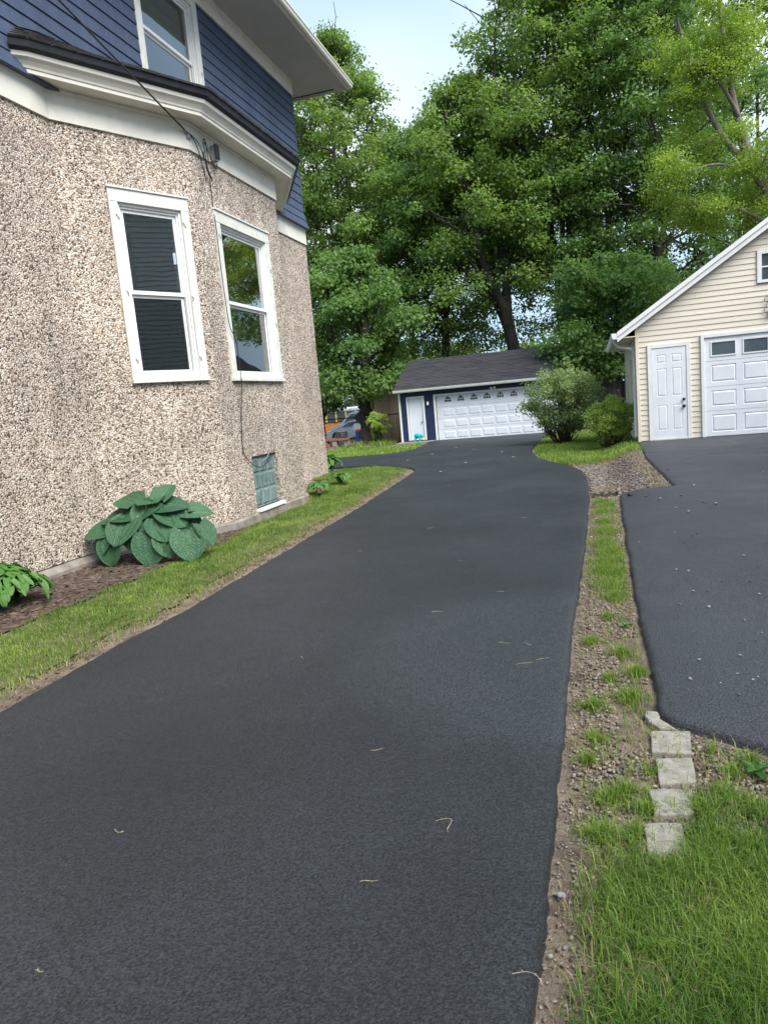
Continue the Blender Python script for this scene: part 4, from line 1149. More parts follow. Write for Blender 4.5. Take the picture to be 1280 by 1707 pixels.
# ------------------------------------------------------------------ trees
MA, MD = M['maple'], M['maple2']
G1 = dict(per=135, leaf=.175, clump=(.55, 1.3), flat=.75)
tree('maple_tree', 'tall slender maple rising behind the house eave, left of the sky gap', (-14.2, 44), 24.2, 5.0, 5.5, .30, MA, M['bark'], 11, ncl=406, **G1)
tree('maple_tree', 'maple partly hidden behind the stucco house corner', (-18.8, 46), 22, 4.8, 5.0, .30, MA, M['bark'], 12, ncl=280, **G1)
tree('maple_tree', 'broad maple whose crown tops out right of the sky gap', (-8.8, 45), 18.6, 5.6, 5.0, .30, MD, M['bark'], 13, ncl=461, bottom_open=.3, **G1)
tree('maple_tree', 'maple with thick leaning trunk rising behind the middle of the navy garage roof', (-3.7, 41), 19.0, 4.8, 6.2, .42, MA, M['bark'], 14, lean=(-2.2, .5), ncl=322, bottom_open=.6, fork_z=7.0, **G1)
tree('maple_tree', 'highest maple in the middle, rising over the right half of the navy garage', (-.7, 42.5), 28, 5.2, 7.5, .34, MA, M['bark'], 15, lean=(-.6, .5), ncl=434, bottom_open=.5, fork_z=5.0, forks=5, **G1)
tree('maple_tree', 'tall dark maple rising right of the navy garage', (.8, 43), 27, 5.4, 5.4, .36, MD, M['bark'], 16, lean=(-.3, .3), ncl=420, bottom_open=.3, forks=5, **G1)
tree('maple_tree', 'dark maple behind the beige garage gutter', (3.6, 41), 23, 5.0, 4.2, .32, MD, M['bark'], 17, ncl=364, bottom_open=.2, **G1)
tree('maple_tree', 'maple filling the gap above the beige garage rake', (8.3, 45), 23, 5.4, 5.5, .32, MA, M['bark'], 18, ncl=280, **G1)
tree('maple_tree', 'farther maple filling the space between the two left maples', (-12.4, 51), 19.5, 5.4, 7.5, .28, MA, M['bark'], 19, ncl=237, bottom_open=.7, **G1)
tree('maple_tree', 'farther maple seen behind the leaning trunk', (-5.4, 52), 19.5, 5.6, 9.5, .28, MD, M['bark'], 20, ncl=237, bottom_open=.7, **G1)
tree('small_maple', 'low round maple with forked black trunk left of the navy garage', (-11.75, 36.3), 9.9, 3.0, 2.5, .42, MD, M['bark'], 21, ncl=90, per=300, leaf=.19, clump=(.8, 1.35), fork_z=2.2, forks=5, bottom_open=.1, flat=.6)
tree('small_maple', 'dense low maple crown overhanging the right end of the navy garage', (1.15, 34.2), 7.4, 2.6, 1.9, .2, MD, M['bark'], 22, ncl=95, per=300, leaf=.17, clump=(.75, 1.2), bottom_open=.0, flat=.65, shape=.6)
tree('pale_tree', 'pale green tree behind the stucco wall corner', (-16.2, 41.5), 6.6, 2.2, 1.7, .14, M['paleleaf'], M['bark'], 23, ncl=55, per=280, leaf=.16, clump=(.6, 1.0), bottom_open=.0)
for i, (x, y, t_, r_) in enumerate([(-33, 84, 11, 5), (-24, 88, 9, 5), (-17, 92, 9.5, 5), (-8, 90, 8, 5), (1, 88, 8, 5)]):
    tree('distant_tree', ['pale distant tree farthest left beyond the parked cars', 'distant tree beyond the white van', 'pale distant tree glimpsed above the left end of the navy garage roof', 'pale distant tree glimpsed above the middle of the navy garage roof', 'pale distant tree glimpsed beneath the maples right of the navy garage'][i], (x, y), t_, r_, .6, .3, M['paleleaf'], M['bark'], 40 + i, ncl=60, per=120, leaf=.42, clump=(1.2, 2.0), bottom_open=0, group='distant trees')

# yellow-green locust at the right, limbs entering the picture
def locust():
    rg = np.random.default_rng(5)
    x, y = 7.4, 30.5; z0 = h(x, y) - .1
    root = thing('locust_tree', 'yellow green locust with pale arching limbs above the beige garage', 'tree', None, (x, y, z0))
    mb = MB(); nodes_ = []
    def limb(pts, r0, r1, kids=6):
        P_ = [np.array(p, float) for p in pts]; o = []
        P2 = [P_[0]] + P_ + [P_[-1]]
        for i in range(1, len(P2) - 2):
            for t in np.linspace(0, 1, 5)[:-1]:
                o.append(.5 * ((2 * P2[i]) + (-P2[i - 1] + P2[i + 1]) * t + (2 * P2[i - 1] - 5 * P2[i] + 4 * P2[i + 1] - P2[i + 2]) * t * t + (-P2[i - 1] + 3 * P2[i] - 3 * P2[i + 1] + P2[i + 2]) * t ** 3))
        o.append(P_[-1])
        rr = [r0 + (r1 - r0) * i / (len(o) - 1) for i in range(len(o))]
        mb.tube(o, rr, 8)
        for j in range(kids):
            i = rg.integers(len(o) // 3, len(o)); a = rg.uniform(0, 6.28); ln = rg.uniform(.7, 1.6)
            e = o[i] + np.array([math.cos(a) * ln, math.sin(a) * ln, ln * rg.uniform(-.5, .5)])
            bp = bent(o[i], e, 5, .08, rg)
            mb.tube(bp, [rr[i] * .4 * (1 - .8 * t) + .006 for t in np.linspace(0, 1, 5)], 5, cap=False)
            nodes_.append(bp[-1]); nodes_.append(bp[3])
        return o
    limb([(0, 0, 0), (-.1, 0, 3), (-.3, 0, 6), (-.9, 0, 8.2)], .36, .24, 0)
    limb([(-.9, 0, 8.2), (-1.5, 0, 9.6), (-2.1, .1, 12.0), (-2.5, .2, 15.5)], .20, .06, 7)
    limb([(-1.3, 0, 9.2), (-2.3, .1, 10.4), (-3.2, .2, 12.4), (-3.9, .2, 15.0)], .15, .05, 8)
    limb([(-.3, 0, 6.6), (-1.0, -.3, 7.2), (-2.2, -.6, 7.9), (-3.7, -.8, 8.2)], .13, .03, 14)
    limb([(-.6, 0, 7.3), (-1.5, -.6, 8.8), (-2.8, -1.0, 9.4), (-3.9, -1.2, 9.2)], .10, .03, 10)
    limb([(-.2, 0, 7.0), (.8, .2, 9.5), (.3, .3, 12), (-.4, .3, 15)], .18, .06, 8)
    limb([(-1.9, 0, 11.2), (-2.9, -.8, 12.6), (-3.8, -1.2, 13.0)], .08, .02, 8)
    limb([(-1.0, 0, 8.6), (-.3, -.6, 9.6), (.6, -.8, 10.2)], .09, .03, 6)
    mb.build('trunk', M['palebark'], root, smooth=True)
    cs = np.array(nodes_); cs = np.concatenate([cs, cs + rg.normal(size=cs.shape) * .35])
    rads = rg.uniform(.35, .75, len(cs))
    # feathery: small leaflets
    v, q, t = clump_leaves(cs, rads, 190, .085, flat=.6, up=.35, rg=rg)
    mesh_np('crown', v, q, M['locust'], root, tint=np.clip(t * 1.1, 0, 1))
locust()

# ------------------------------------------------------------------ shrubs
def shrub(name, label, loc, rx, rz, mat, seed, ncl, per, leaf, stems=14, open_=.35, zc=.52, group=None):
    rg = np.random.default_rng(seed)
    x, y = loc; root = thing(name, label, 'bush', group, (x, y, h(x, y)))
    cs, mb = [], MB()
    for i in range(ncl):
        d = rg.normal(size=3); d /= np.linalg.norm(d); q = rg.random() ** .4
        if rg.random() < .12: q *= 1.18
        c = np.array([d[0] * rx * q, d[1] * rx * q, rz * zc + d[2] * rz * (1 - zc) * q])
        c[:2] *= .45 + .55 * min(1, c[2] / (rz * .45))
        if c[2] < .12: c[2] = .15
        cs.append(c)
        if i % 2 == 0:
            b = np.array([c[0] * .18, c[1] * .18, 0]) + rg.normal(size=3) * [.06, .06, 0]
            mb.tube(bent(b, c * 1.03, 6, .05, rg), [.016, .014, .011, .009, .006, .003], 4, cap=False)
    mb.build('stem', M['stem'], root)
    cs = np.array(cs); rads = rg.uniform(.16, .32, ncl) * (rx / 1.1) ** .5
    v, q, t = clump_leaves(cs, rads, per, leaf, flat=.8, up=.2, rg=rg)
    mesh_np('foliage', v, q, mat, root, tint=t)
    return root
shrub('loose_bush', 'loose grey green bush in front of the navy garage overhead door', (-1.0, 23.6), 1.25, 2.35, M['bush'], 31, 170, 75, .075, zc=.55)
shrub('round_bush', 'smaller light green bush beside the beige garage corner', (.40, 19.2), .54, 1.25, M['bush2'], 32, 120, 110, .05, zc=.52)
shrub('young_shrub', 'small bright shrub by the black fence left of the navy garage', (-10.35, 34.0), .5, 1.5, M['bush2'], 33, 40, 70, .10)

# ------------------------------------------------------------------ hostas
def hosta_leaf(L, W, droop, cup, mat_name, seed):
    """heart-shaped blade growing along +x from its stalk at the origin"""
    rg = np.random.default_rng(seed)
    nu, nv = 10, 21
    tb = .12 + .5 * rg.random()
    v, f, t = [], [], []
    for i in range(nu + 1):
        u = i / nu
        w = W * .5 * (math.sin(math.pi * min(1, u * .90 + .10)) ** .48) * (1.10 - .35 * u)
        back = 0
        for j in range(nv):
            s = -1 + 2 * j / (nv - 1)
            lobe = -.16 * L * (abs(s) ** 1.5) * max(0, 1 - u * 2.4)
            x = u * L + lobe
            y = s * w
            z = cup * (abs(s) ** 1.6) * w * .9 - droop * L * u ** 2.0 - .04 * L * (1 - abs(s)) * math.sin(math.pi * u)
            z += .006 * math.sin(s * 17) * (1 - .5 * u) + .008 * mnoise.noise(Vector((x * 14, y * 14, seed)))
            v.append((x, y, z)); t.append(tb + .10 * math.sin(s * 19 * (1 - .25 * u)) * (1 - u * .6) + .12 * rg.random() + (.25 if abs(s) < .05 else 0))
    for i in range(nu):
        for j in range(nv - 1):
            f.append((i * nv + j, (i + 1) * nv + j, (i + 1) * nv + j + 1, i * nv + j + 1))
    me = bpy.data.meshes.new('leaf'); me.from_pydata(v, [], f)
    a = me.attributes.new('tint', 'FLOAT', 'POINT'); a.data.foreach_set('value', np.array(t, dtype=np.float32))
    me.polygons.foreach_set('use_smooth', np.ones(len(me.polygons), dtype=bool)); me.update()
    me.materials.append(M[mat_name])
    return me

def hosta(name, label, c, spec, meshes, mat, face=0, group='hostas along the house foundation'):
    """spec: (dx to the right seen from the drive, depth away, z, outward azimuth, pitch, roll, scale)"""
    z0 = h(*c)
    root = thing(name, label, 'plant', group, (c[0], c[1], z0))
    st = MB()
    for k, (dx, dd, z, az, pit, rol, s) in enumerate(spec):
        p = Vector((.956 * dx - .293 * dd, .293 * dx + .956 * dd, z))
        o = link(bpy.data.objects.new('leaf', meshes[k % len(meshes)]), root)
        a = R(az)
        rol = rol + 26 * math.cos(a) * face; pit = pit + face * (16 if math.sin(a) < 0 else -8)
        m = Matrix.Rotation(a + R(17), 4, 'Z') @ Matrix.Rotation(R(pit), 4, 'Y') @ Matrix.Rotation(R(rol), 4, 'X')
        d = (m @ Vector((1, 0, 0)))
        o.matrix_basis = Matrix.Translation(p - d * .22 * s) @ m @ Matrix.Scale(s, 4)
        q = p - d * .22 * s
        st.tube([Vector((q.x * .08, q.y * .08, 0)), Vector((q.x * .35, q.y * .35, q.z * .72)), Vector((q.x * .75, q.y * .75, q.z * 1.0)), q], [.016 * s ** .5, .013 * s ** .5, .010 * s ** .5, .007 * s ** .5], 6)
    st.build('stalks', mat, root, smooth=True)
    return root
hm = [hosta_leaf(.43, .50, .18, .24, 'hosta', 1), hosta_leaf(.41, .48, .26, .14, 'hosta', 2), hosta_leaf(.44, .50, .32, .12, 'hosta', 3), hosta_leaf(.42, .49, .22, .20, 'hosta', 5), hosta_leaf(.39, .47, .28, .28, 'hosta', 6)]
# azimuth 0 = to the right as seen, -90 = towards the viewer
big = [(-.60, .05, .46, 178, 8, 0, 1.0), (-.22, -.20, .48, -115, 14, 0, 1.12), (-.30, .12, .68, 165, -4, 0, 1.0), (.10, -.02, .60, -80, 30, 10, 1.0),
       (-.38, -.25, .20, -125, 48, 0, .98), (.16, -.30, .20, -88, 55, 0, 1.0), (.34, -.22, .46, -65, 18, 0, .98), (.42, .10, .74, 5, -2, 0, .95),
       (.30, .28, .90, 60, -35, 0, .8), (.12, .22, .82, 95, -12, 0, .95), (-.24, .30, .82, 140, -10, 0, .95), (.48, -.05, .58, -25, 10, 0, 1.0),
       (.64, .05, .48, -10, 14, 0, 1.0), (.74, .18, .60, 12, 6, 0, .95), (.70, -.36, .22, -62, 40, 0, 1.1), (.88, -.10, .32, -18, 36, -18, .85),
       (-.55, -.08, .28, -160, 30, 0, .95), (.04, .05, .70, -150, 4, 0, .9), (.40, -.30, .26, -70, 44, 0, .85), (-.05, -.15, .30, -100, 50, 0, .9),
       (-.45, .25, .60, 160, 5, 0, .9), (.55, .30, .66, 40, 0, 0, .9), (.22, -.10, .40, -50, 35, 0, .9), (-.2, .05, .40, -170, 30, 0, .9)]
hosta('blue_hosta', 'large blue green hosta with broad quilted leaves against the bay wall', (-5.34, 7.33), [(a * .92, b * .85 - .05, c * .95, d, e, f_, g * .86) for a, b, c, d, e, f_, g in big], hm, M['hosta2'], face=1)
gm = [hosta_leaf(.20, .12, .28, .15, 'hosta2', 4), hosta_leaf(.22, .11, .45, .12, 'hosta2', 5)]
def tuft(n, r, zt, seed, s0=1.0):
    rg = np.random.default_rng(seed); o = []
    for i in range(n):
        q = rg.random() ** .6; az = rg.uniform(-180, 180)
        a = R(az)
        o.append((math.cos(a) * r * q, math.sin(a) * r * q, .06 + zt * (1 - q ** 2) * rg.uniform(.7, 1.0) + .05, az + rg.uniform(-25, 25), -20 + 62 * q + rg.uniform(-12, 12), rg.uniform(-15, 15), s0 * rg.uniform(.8, 1.2)))
    return o
hosta('green_hosta', 'bright green narrow leaved hosta cut by the left edge of the picture', (-5.62, 5.42), tuft(230, .50, .36, 6, .60), gm, M['hosta2'])
hosta('green_hosta', 'small green hosta tucked into the far corner of the bay', (-5.18, 12.75), tuft(60, .30, .15, 7, .58), gm, M['hosta2'])
hosta('green_hosta', 'dark green hosta at the lawn edge just past the bay', (-5.10, 13.75), tuft(60, .34, .13, 8, .6), gm, M['hosta2'])
hosta('green_hosta', 'pale leaved plant at the rear corner of the stucco house', (-6.25, 16.35), tuft(60, .32, .32, 9, .7), gm, M['hosta2'])
hosta('green_hosta', 'reddish brown fading hosta beside the bay foundation end', (-5.05, 12.42), tuft(16, .13, .07, 10, .5), [hosta_leaf(.20, .12, .5, .15, 'mulch', 14)], M['mulch'])

# ------------------------------------------------------------------ lawns
def blades(name, pts, ht, wd, mat, lean=.5, tint=None, kind='stuff', label=None):
    n = len(pts); rg = rng
    az = rg.uniform(0, 2 * math.pi, n)
    hh = ht * rg.uniform(.55, 1.25, n) if not hasattr(ht, '__len__') else ht
    le = hh * np.abs(rg.normal(0, lean, n)).clip(0, 1.3)
    d = np.stack([np.cos(az), np.sin(az), np.zeros(n)], 1)
    s = np.stack([-np.sin(az), np.cos(az), np.zeros(n)], 1)
    w = (wd * rg.uniform(.7, 1.3, n))[:, None]
    z = np.array([0, 0, 1.0])
    b = pts
    m = pts + d * (le * .35)[:, None] + z * (hh * .62)[:, None]
    t = pts + d * le[:, None] + z * (hh * np.sqrt(np.clip(1 - (le / np.maximum(hh, 1e-6)) ** 2 * .45, .15, 1)))[:, None]
    v = np.stack([b - s * w, b + s * w, m + s * w * .8, m - s * w * .8, t + s * w * .12, t - s * w * .12], 1).reshape(-1, 3)
    k = np.arange(n)[:, None] * 6
    q = np.concatenate([k + np.array([0, 1, 2, 3]), k + np.array([3, 2, 4, 5])], 0)
    tn = rg.random(n) if tint is None else tint
    o = mesh_np(name, v, q, mat, tint=np.repeat(tn, 6))
    tag(o, label, 'grass' if label else None, kind=kind)
    return o

def vnoise(x, y, s, seed=0.0):
    return np.array([mnoise.noise(Vector((a * s, b * s, seed))) for a, b in zip(x, y)])

def scatter(x0, x1, y0, y1, n, keep):
    x = rng.uniform(x0, x1, n); y = rng.uniform(y0, y1, n)
    k = keep(x, y); x, y = x[k], y[k]
    return np.stack([x, y, H(x, y) - .008], 1)

def lawn_sheet(name, x0, x1, y0, y1, inside, step, lift=.004):
    xs, ys = np.arange(x0, x1, step), np.arange(y0, y1, step)
    X, Y = np.meshgrid(xs, ys); cx, cy = (X + step / 2).ravel(), (Y + step / 2).ravel()
    k = np.nonzero(inside(cx, cy))[0]
    cx, cy = cx[k], cy[k]; s = step / 2
    vx = np.stack([cx - s, cx + s, cx + s, cx - s], 1).ravel(); vy = np.stack([cy - s, cy - s, cy + s, cy + s], 1).ravel()
    v = np.stack([vx, vy, H(vx, vy) + lift], 1)
    return tag(mesh_np(name, v, np.arange(len(v)).reshape(-1, 4), M['thatch']), kind='structure')

def bed_edge(y):     # outer edge of the mulch bed
    return np.interp(y, [0, 4.5, 5.6, 6.6, 7.6, 8.4, 9.1, 9.6, 40], [-5.05, -5.0, -4.95, -4.92, -4.86, -4.85, -5.0, -5.3, -5.3])
def wall_x(y):
    return np.interp(y, [YA, YN, YF, YE], [XM, XB, XB, XM]) + .06
def in_left(x, y):
    e = .02 * np.sin(y * 9.1) + .03 * np.sin(y * 3.7)
    lim = np.where(y < 9.5, bed_edge(y) + e, np.maximum(wall_x(y) + .04, np.where(y > 12.1, -5.6, -9)))
    lim = np.where(y > 14.5, -6.1, lim)
    return (x > lim) & (x < interp(DL, y) - .10 - .05 * np.abs(np.sin(y * 2.3)) + .03 * np.sin(y * 5.1)) & (y < 16.75)
lawn_sheet('lawn', -6.2, -3.3, 1.5, 16.8, lambda x, y: in_left(x + .16, y) & in_left(x - .10, y), .06)
def keep_left(x, y):
    k = in_left(x, y)
    ed = interp(DL, y) - x
    pn = vnoise(x, y, 1.6, 4.0)
    p = np.clip((ed - .08) / .5, .06, 1) * np.clip(.75 + pn * .9, .25, 1)
    return k & (rng.random(len(x)) < p)
pts = scatter(-6.2, -3.3, 1.8, 16.8, 210000, keep_left)
tn = np.clip(.34 + vnoise(pts[:, 0], pts[:, 1], .9, 1.0) * .45 + vnoise(pts[:, 0], pts[:, 1], 4.5, 2.0) * .45 + rng.normal(0, .2, len(pts)), 0, 1)
blades('left_grass', pts, .05, .0028, M['grass'], .95, tn, label='mown grass strip between the stucco house and the driveway')
pts = scatter(-6.2, -3.2, 1.8, 16.6, 60000, lambda x, y: in_left(x + rng.normal(0, .05, len(x)), y) & (rng.random(len(x)) < np.where(interp(DL, y) - x < .42, .9, np.where(vnoise(x, y, 2.2, 9.0) > .12, .5, .15))))
blades('dry_left_grass', pts, .035, .0022, M['drygrass'], .9, label='straw coloured dead grass along the left driveway edge')

def strip_in(x, y): return (x > interp(DR, y) + .02) & (x < interp(RL, y) - .02)
def in_front(x, y):
    e = vnoise(x, y, 2.6, 2.0)
    return (x > interp(DR, y) + .05 + .05 * np.abs(np.sin(y * 6)) + .03 * e) & (x < interp(RL, y) - .06) & (y < 2.32 + e * .25 + .1 * x)
lawn_sheet('front_lawn', -.25, 2.6, -.6, 2.2, lambda x, y: in_front(x - .10, y + .25) & (vnoise(x, y, 6, 4) < .25), .02)
def keep_front(x, y):
    e = vnoise(x, y, 3.1, 8.0)
    ed = x - interp(DR, y) - .06
    p = np.clip(ed / .26, .05, 1) ** 1.3 * np.clip((2.55 + .3 * x + e * .25 - y) / .55, .0, 1) * np.clip(1.0 + e * .9, .3, 1)
    on_paver = (x > .105) & (x < .25) & (y > 2.31)
    return (ed > 0) & (x < interp(RL, y) - .06) & (y < 2.9) & (rng.random(len(x)) < np.where(on_paver, 0, p))
pts = scatter(-.2, 1.5, .6, 3.0, 170000, keep_front)
tn = np.clip(.34 + vnoise(pts[:, 0], pts[:, 1], 2.2, 3.0) * .5 + rng.normal(0, .24, len(pts)), 0, 1)
blades('front_grass', pts, .075, .0015, M['grass'], .95, tn, label='longer green grass in the right foreground below the pavers')
pts = scatter(-.2, 1.5, .6, 2.6, 7500, lambda x, y: in_front(x, y) & (rng.random(len(x)) < np.where(vnoise(x, y, 3.1, 8.0) < .1, .9, .2)))
blades('dry_front_grass', pts, .055, .0016, M['drygrass'], 1.0, label='dry straw mixed into the right foreground grass')

pts = scatter(1.45, 3.2, -.6, 2.6, 26000, lambda x, y: x < interp(RL, y) - .06)
blades('outer_grass', pts, .075, .003, M['grass'], .8, np.clip(.3 + rng.normal(0, .22, len(pts)), 0, 1), label='grass continuing right of the foreground lawn to the drive edge')
# tufts in the gravel strip between the drives
tc_ = [(.06, 8.6, .10, 900), (.08, 8.0, .13, 1500), (.04, 7.4, .12, 1300), (.10, 7.0, .13, 1500), (.05, 6.6, .13, 1400), (.10, 6.2, .14, 1700), (.02, 6.3, .10, 900), (.08, 5.8, .12, 1300), (.10, 5.45, .07, 700), (.05, 9.3, .12, 900), (.12, 9.8, .13, 900), (.02, 10.1, .10, 500),
       (.03, 4.95, .04, 160), (-.08, 4.45, .04, 160), (.10, 4.25, .05, 300), (.17, 3.95, .05, 420), (.02, 3.85, .03, 120), (.12, 3.62, .06, 360), (-.07, 3.5, .035, 260), (-.05, 3.15, .06, 160), (-.09, 2.95, .03, 130), (.06, 2.72, .05, 260), (-.01, 2.66, .05, 240), (.12, 2.60, .05, 200), (.33, 2.62, .05, 260), (.42, 2.75, .05, 160), (.5, 2.66, .06, 240), (-.04, 2.42, .045, 420), (.07, 2.44, .03, 140), (.27, 2.34, .05, 300), (.62, 2.5, .08, 420), (.48, 2.92, .05, 120), (.56, 3.02, .04, 120), (.85, 2.7, .08, 300), (.42, 3.1, .05, 60), (.16, 2.9, .04, 60), (.36, 2.45, .05, 260), (.75, 2.35, .1, 600), (.45, 2.42, .07, 300)]
P_ = []
for (x, y, r_, n) in tc_:
    q = rng.standard_t(1.9, size=(n, 2)).clip(-6, 6) * r_ * .36
    xx, yy = x + q[:, 0], y + q[:, 1] * (1.8 if y > 5 else 1)
    k = strip_in(xx, yy); P_.append(np.stack([xx[k], yy[k], H(xx[k], yy[k]) - .008], 1))
P_.append(scatter(-.2, 1.6, 2.2, 10.5, 9000, lambda x, y: strip_in(x, y) & (vnoise(x, y, 2.4, 12.0) > .02) & (x > interp(DR, y) + .07)))
pts = np.concatenate(P_)
blades('strip_grass', pts, .058, .0020, M['grass'], .85, np.clip(.5 + rng.normal(0, .22, len(pts)), 0, 1), label='tufts of grass growing in the gravel strip between the two drives')
pts = scatter(-.25, 1.6, 1.2, 10.4, 48000, lambda x, y: strip_in(x, y) & (rng.random(len(x)) < .8))
blades('strip_straw', pts, .034, .0014, M['drygrass'], 1.1, label='straw litter scattered over the gravel strip')

# lawn round the bushes and beyond
def in_right(x, y): return (x > interp(DR, y) + .05) & (y > 15.35 + .25 * np.sin(x * 2.1) + .06 * np.sin(x * 9)) & (y < 31.5) & (x < np.where(y < 18.1, .93, np.where(y < 24.6, .96, 3.5)))
lawn_sheet('back_lawn', -2.1, 3.6, 15, 31.6, lambda x, y: in_right(x - .1, y - .12), .06)
pts = scatter(-2.1, 3.5, 15, 31.5, 45000, lambda x, y: in_right(x, y) & (rng.random(len(x)) < np.clip(1.5 - (y - 15) / 14, .25, 1)))
blades('back_grass', pts, .085, .008, M['grass'], .6, np.clip(.50 + vnoise(pts[:, 0], pts[:, 1], .8, 6.0) * .35 + rng.normal(0, .15, len(pts)), 0, 1), label='bright lawn around the two bushes')
def in_far(x, y): return (x < interp(DL, np.minimum(y, 31.5)) - .06) & (y > 23.55) & (y < 29.8 + .35 * np.sin(x * 1.7) - .12 * (x + 8)) & ~((x > -8.65) & (y > 30.7))
lawn_sheet('far_lawn', -17, -6.5, 23.5, 31.2, in_far, .2)
pts = scatter(-17, -6.5, 23.5, 31.2, 28000, in_far)
blades('far_grass', pts, .09, .013, M['grass'], .6, np.clip(.55 + vnoise(pts[:, 0], pts[:, 1], .6, 7.0) * .3 + rng.normal(0, .15, len(pts)), 0, 1), label='far lawn left of the navy garage')

# ------------------------------------------------------------------ mulch, gravel, stones, pavers
ico_v = np.array([(0, 0, 1), (.894, 0, .447), (.276, .851, .447), (-.724, .526, .447), (-.724, -.526, .447), (.276, -.851, .447), (.724, .526, -.447), (-.276, .851, -.447), (-.894, 0, -.447), (-.276, -.851, -.447), (.724, -.526, -.447), (0, 0, -1)])
ico_f = np.array([(0, 1, 2), (0, 2, 3), (0, 3, 4), (0, 4, 5), (0, 5, 1), (1, 6, 2), (2, 7, 3), (3, 8, 4), (4, 9, 5), (5, 10, 1), (6, 7, 2), (7, 8, 3), (8, 9, 4), (9, 10, 5), (10, 6, 1), (11, 7, 6), (11, 8, 7), (11, 9, 8), (11, 10, 9), (11, 6, 10)])
def pebbles(name, pts, size, mat, label, flat=.6, sink=.2, cat='gravel', long=1.0):
    n = len(pts); rg = rng
    s = size * rg.uniform(.5, 1.5, n) if not hasattr(size, '__len__') else size
    az = rg.uniform(0, 6.28, n); c, sn = np.cos(az), np.sin(az)
    sh = np.stack([s * rg.uniform(.8, 1.3, n) * long, s * rg.uniform(.6, 1.0, n), s * flat * rg.uniform(.7, 1.2, n)], 1)
    jit = 1 + rg.normal(0, .13, (n, 12, 1))
    v = ico_v[None] * jit * sh[:, None, :]
    x = v[..., 0] * c[:, None] - v[..., 1] * sn[:, None]; y = v[..., 0] * sn[:, None] + v[..., 1] * c[:, None]
    v = np.stack([x, y, v[..., 2]], -1) + pts[:, None, :] + np.array([0, 0, 1]) * (sh[:, 2] * (1 - sink))[:, None, None]
    f = (np.arange(n)[:, None, None] * 12 + ico_f[None]).reshape(-1, 3)
    o = mesh_np(name, v.reshape(-1, 3), f, mat, tint=np.repeat(np.clip(rg.gamma(2.2, .16, n) + .08, 0, 1), 12), k=3)
    return tag(o, label, cat, kind='stuff')
def keep_gravel(x, y):
    ed = x - interp(DR, y)
    return strip_in(x, y) & (y > 1.4) & (rng.random(len(x)) < np.clip((ed - .03) / .12, .10, 1) * np.where(y < 2.35, .15, 1)) & (vnoise(x, y, 3.3, 5.0) > -.32)
pebbles('gravel', scatter(-.2, 1.5, 1.5, 5.5, 26000, keep_gravel), .0085, M['gravel'], 'grey pebbles in the strip between the drives')
pebbles('far_gravel', scatter(-.2, .4, 5.5, 10.6, 6500, keep_gravel), .012, M['gravel'], 'pebbles along the far part of the strip between the drives')
def in_patch(x, y): return (x > interp(DR, y) + .03) & (x < interp(RL, np.maximum(y, 10.56)) - .02) & (y > 10.62) & (y < 15.7)
pebbles('bark_patch', scatter(-.6, 1.1, 10.5, 15.7, 8500, in_patch), .022, M['chips'], 'patch of grey wood chips and gravel between the drives', flat=.35, cat='chips', long=1.5)
pts = scatter(-.6, 1.1, 10.6, 15.7, 5000, lambda x, y: in_patch(x, y) & ((x > interp(RL, np.maximum(y, 10.56)) - .3) | (y > 14.9) | ((x < .25) & (y < 11.6))))
blades('patch_straw', pts, .06, .004, M['drygrass'], .9, label='dry yellow grass fringing the wood chip patch')
pebbles('mulch', scatter(-6.1, -4.6, 3.5, 9.6, 8500, lambda x, y: (x < bed_edge(y) + .05 + .05 * np.sin(y * 7)) & (x > wall_x(y) + .01)) + np.array([0, 0, .02]), .030, M['mulch'], 'brown bark mulch bed along the house wall', flat=.22, sink=.0, cat='mulch', long=1.5)
pebbles('strip_litter', scatter(-.2, 1.5, 1.3, 10.4, 1300, lambda x, y: strip_in(x, y) & (vnoise(x, y, 2.0, 21.0) > -.05)), .012, M['mulch'], 'brown dead leaf crumbs over the gravel strip', flat=.25, sink=-.6, cat='litter', long=1.4)
pebbles('lawn_litter', scatter(-5.2, -3.5, 2.2, 14, 900, in_left), .012, M['mulch'], 'brown dead leaf crumbs in the left lawn strip', flat=.2, sink=-3.0, cat='litter', long=1.4)
def keep_dirt(x, y): return ((x < interp(DL, y) - .0) & (x > interp(DL, y) - .2)) & (y < 16)
pebbles('edge_crumbs', scatter(-4.4, -3.3, 1.8, 16, 5000, keep_dirt), .007, M['mulch'], 'soil crumbs along the left driveway edge', cat='soil')
pebbles('edge_soil', scatter(-.25, .1, 1.0, 10.5, 4500, lambda x, y: (x > interp(DR, y)) & (x < interp(DR, y) + .11)), .006, M['gravel'], 'sandy crumbs along the right driveway edge', cat='soil')

def quad_slab(name, label, pts, z, th, mat, cat, group=None):
    n = len(pts); mb = MB(); rg = random.Random(len(label))
    P2 = []
    for i in range(n):          # roughen each side
        a, b = Vector(pts[i]), Vector(pts[(i + 1) % n])
        for t in (0, .25, .5, .75):
            P2.append(a.lerp(b, t) + Vector((rg.uniform(-1, 1), rg.uniform(-1, 1))) * .0025)
    mb.prism([(p.x, p.y, 0) for p in P2], (0, 0, z - th), (0, 0, z))
    return tag(fixn(mb.build(name, mat, None, bevel=.006, seg=2)), label, cat, group)
PV = [[(.19, 3.03), (.17, 3.04)]]
pav = [[(.175, 3.045), (.335, 3.05), (.355, 3.265), (.185, 3.245)], [(.187, 2.785), (.325, 2.82), (.335, 3.015), (.185, 2.995)], [(.150, 2.565), (.290, 2.59), (.302, 2.765), (.140, 2.745)], [(.112, 2.315), (.240, 2.355), (.240, 2.535), (.108, 2.505)]]
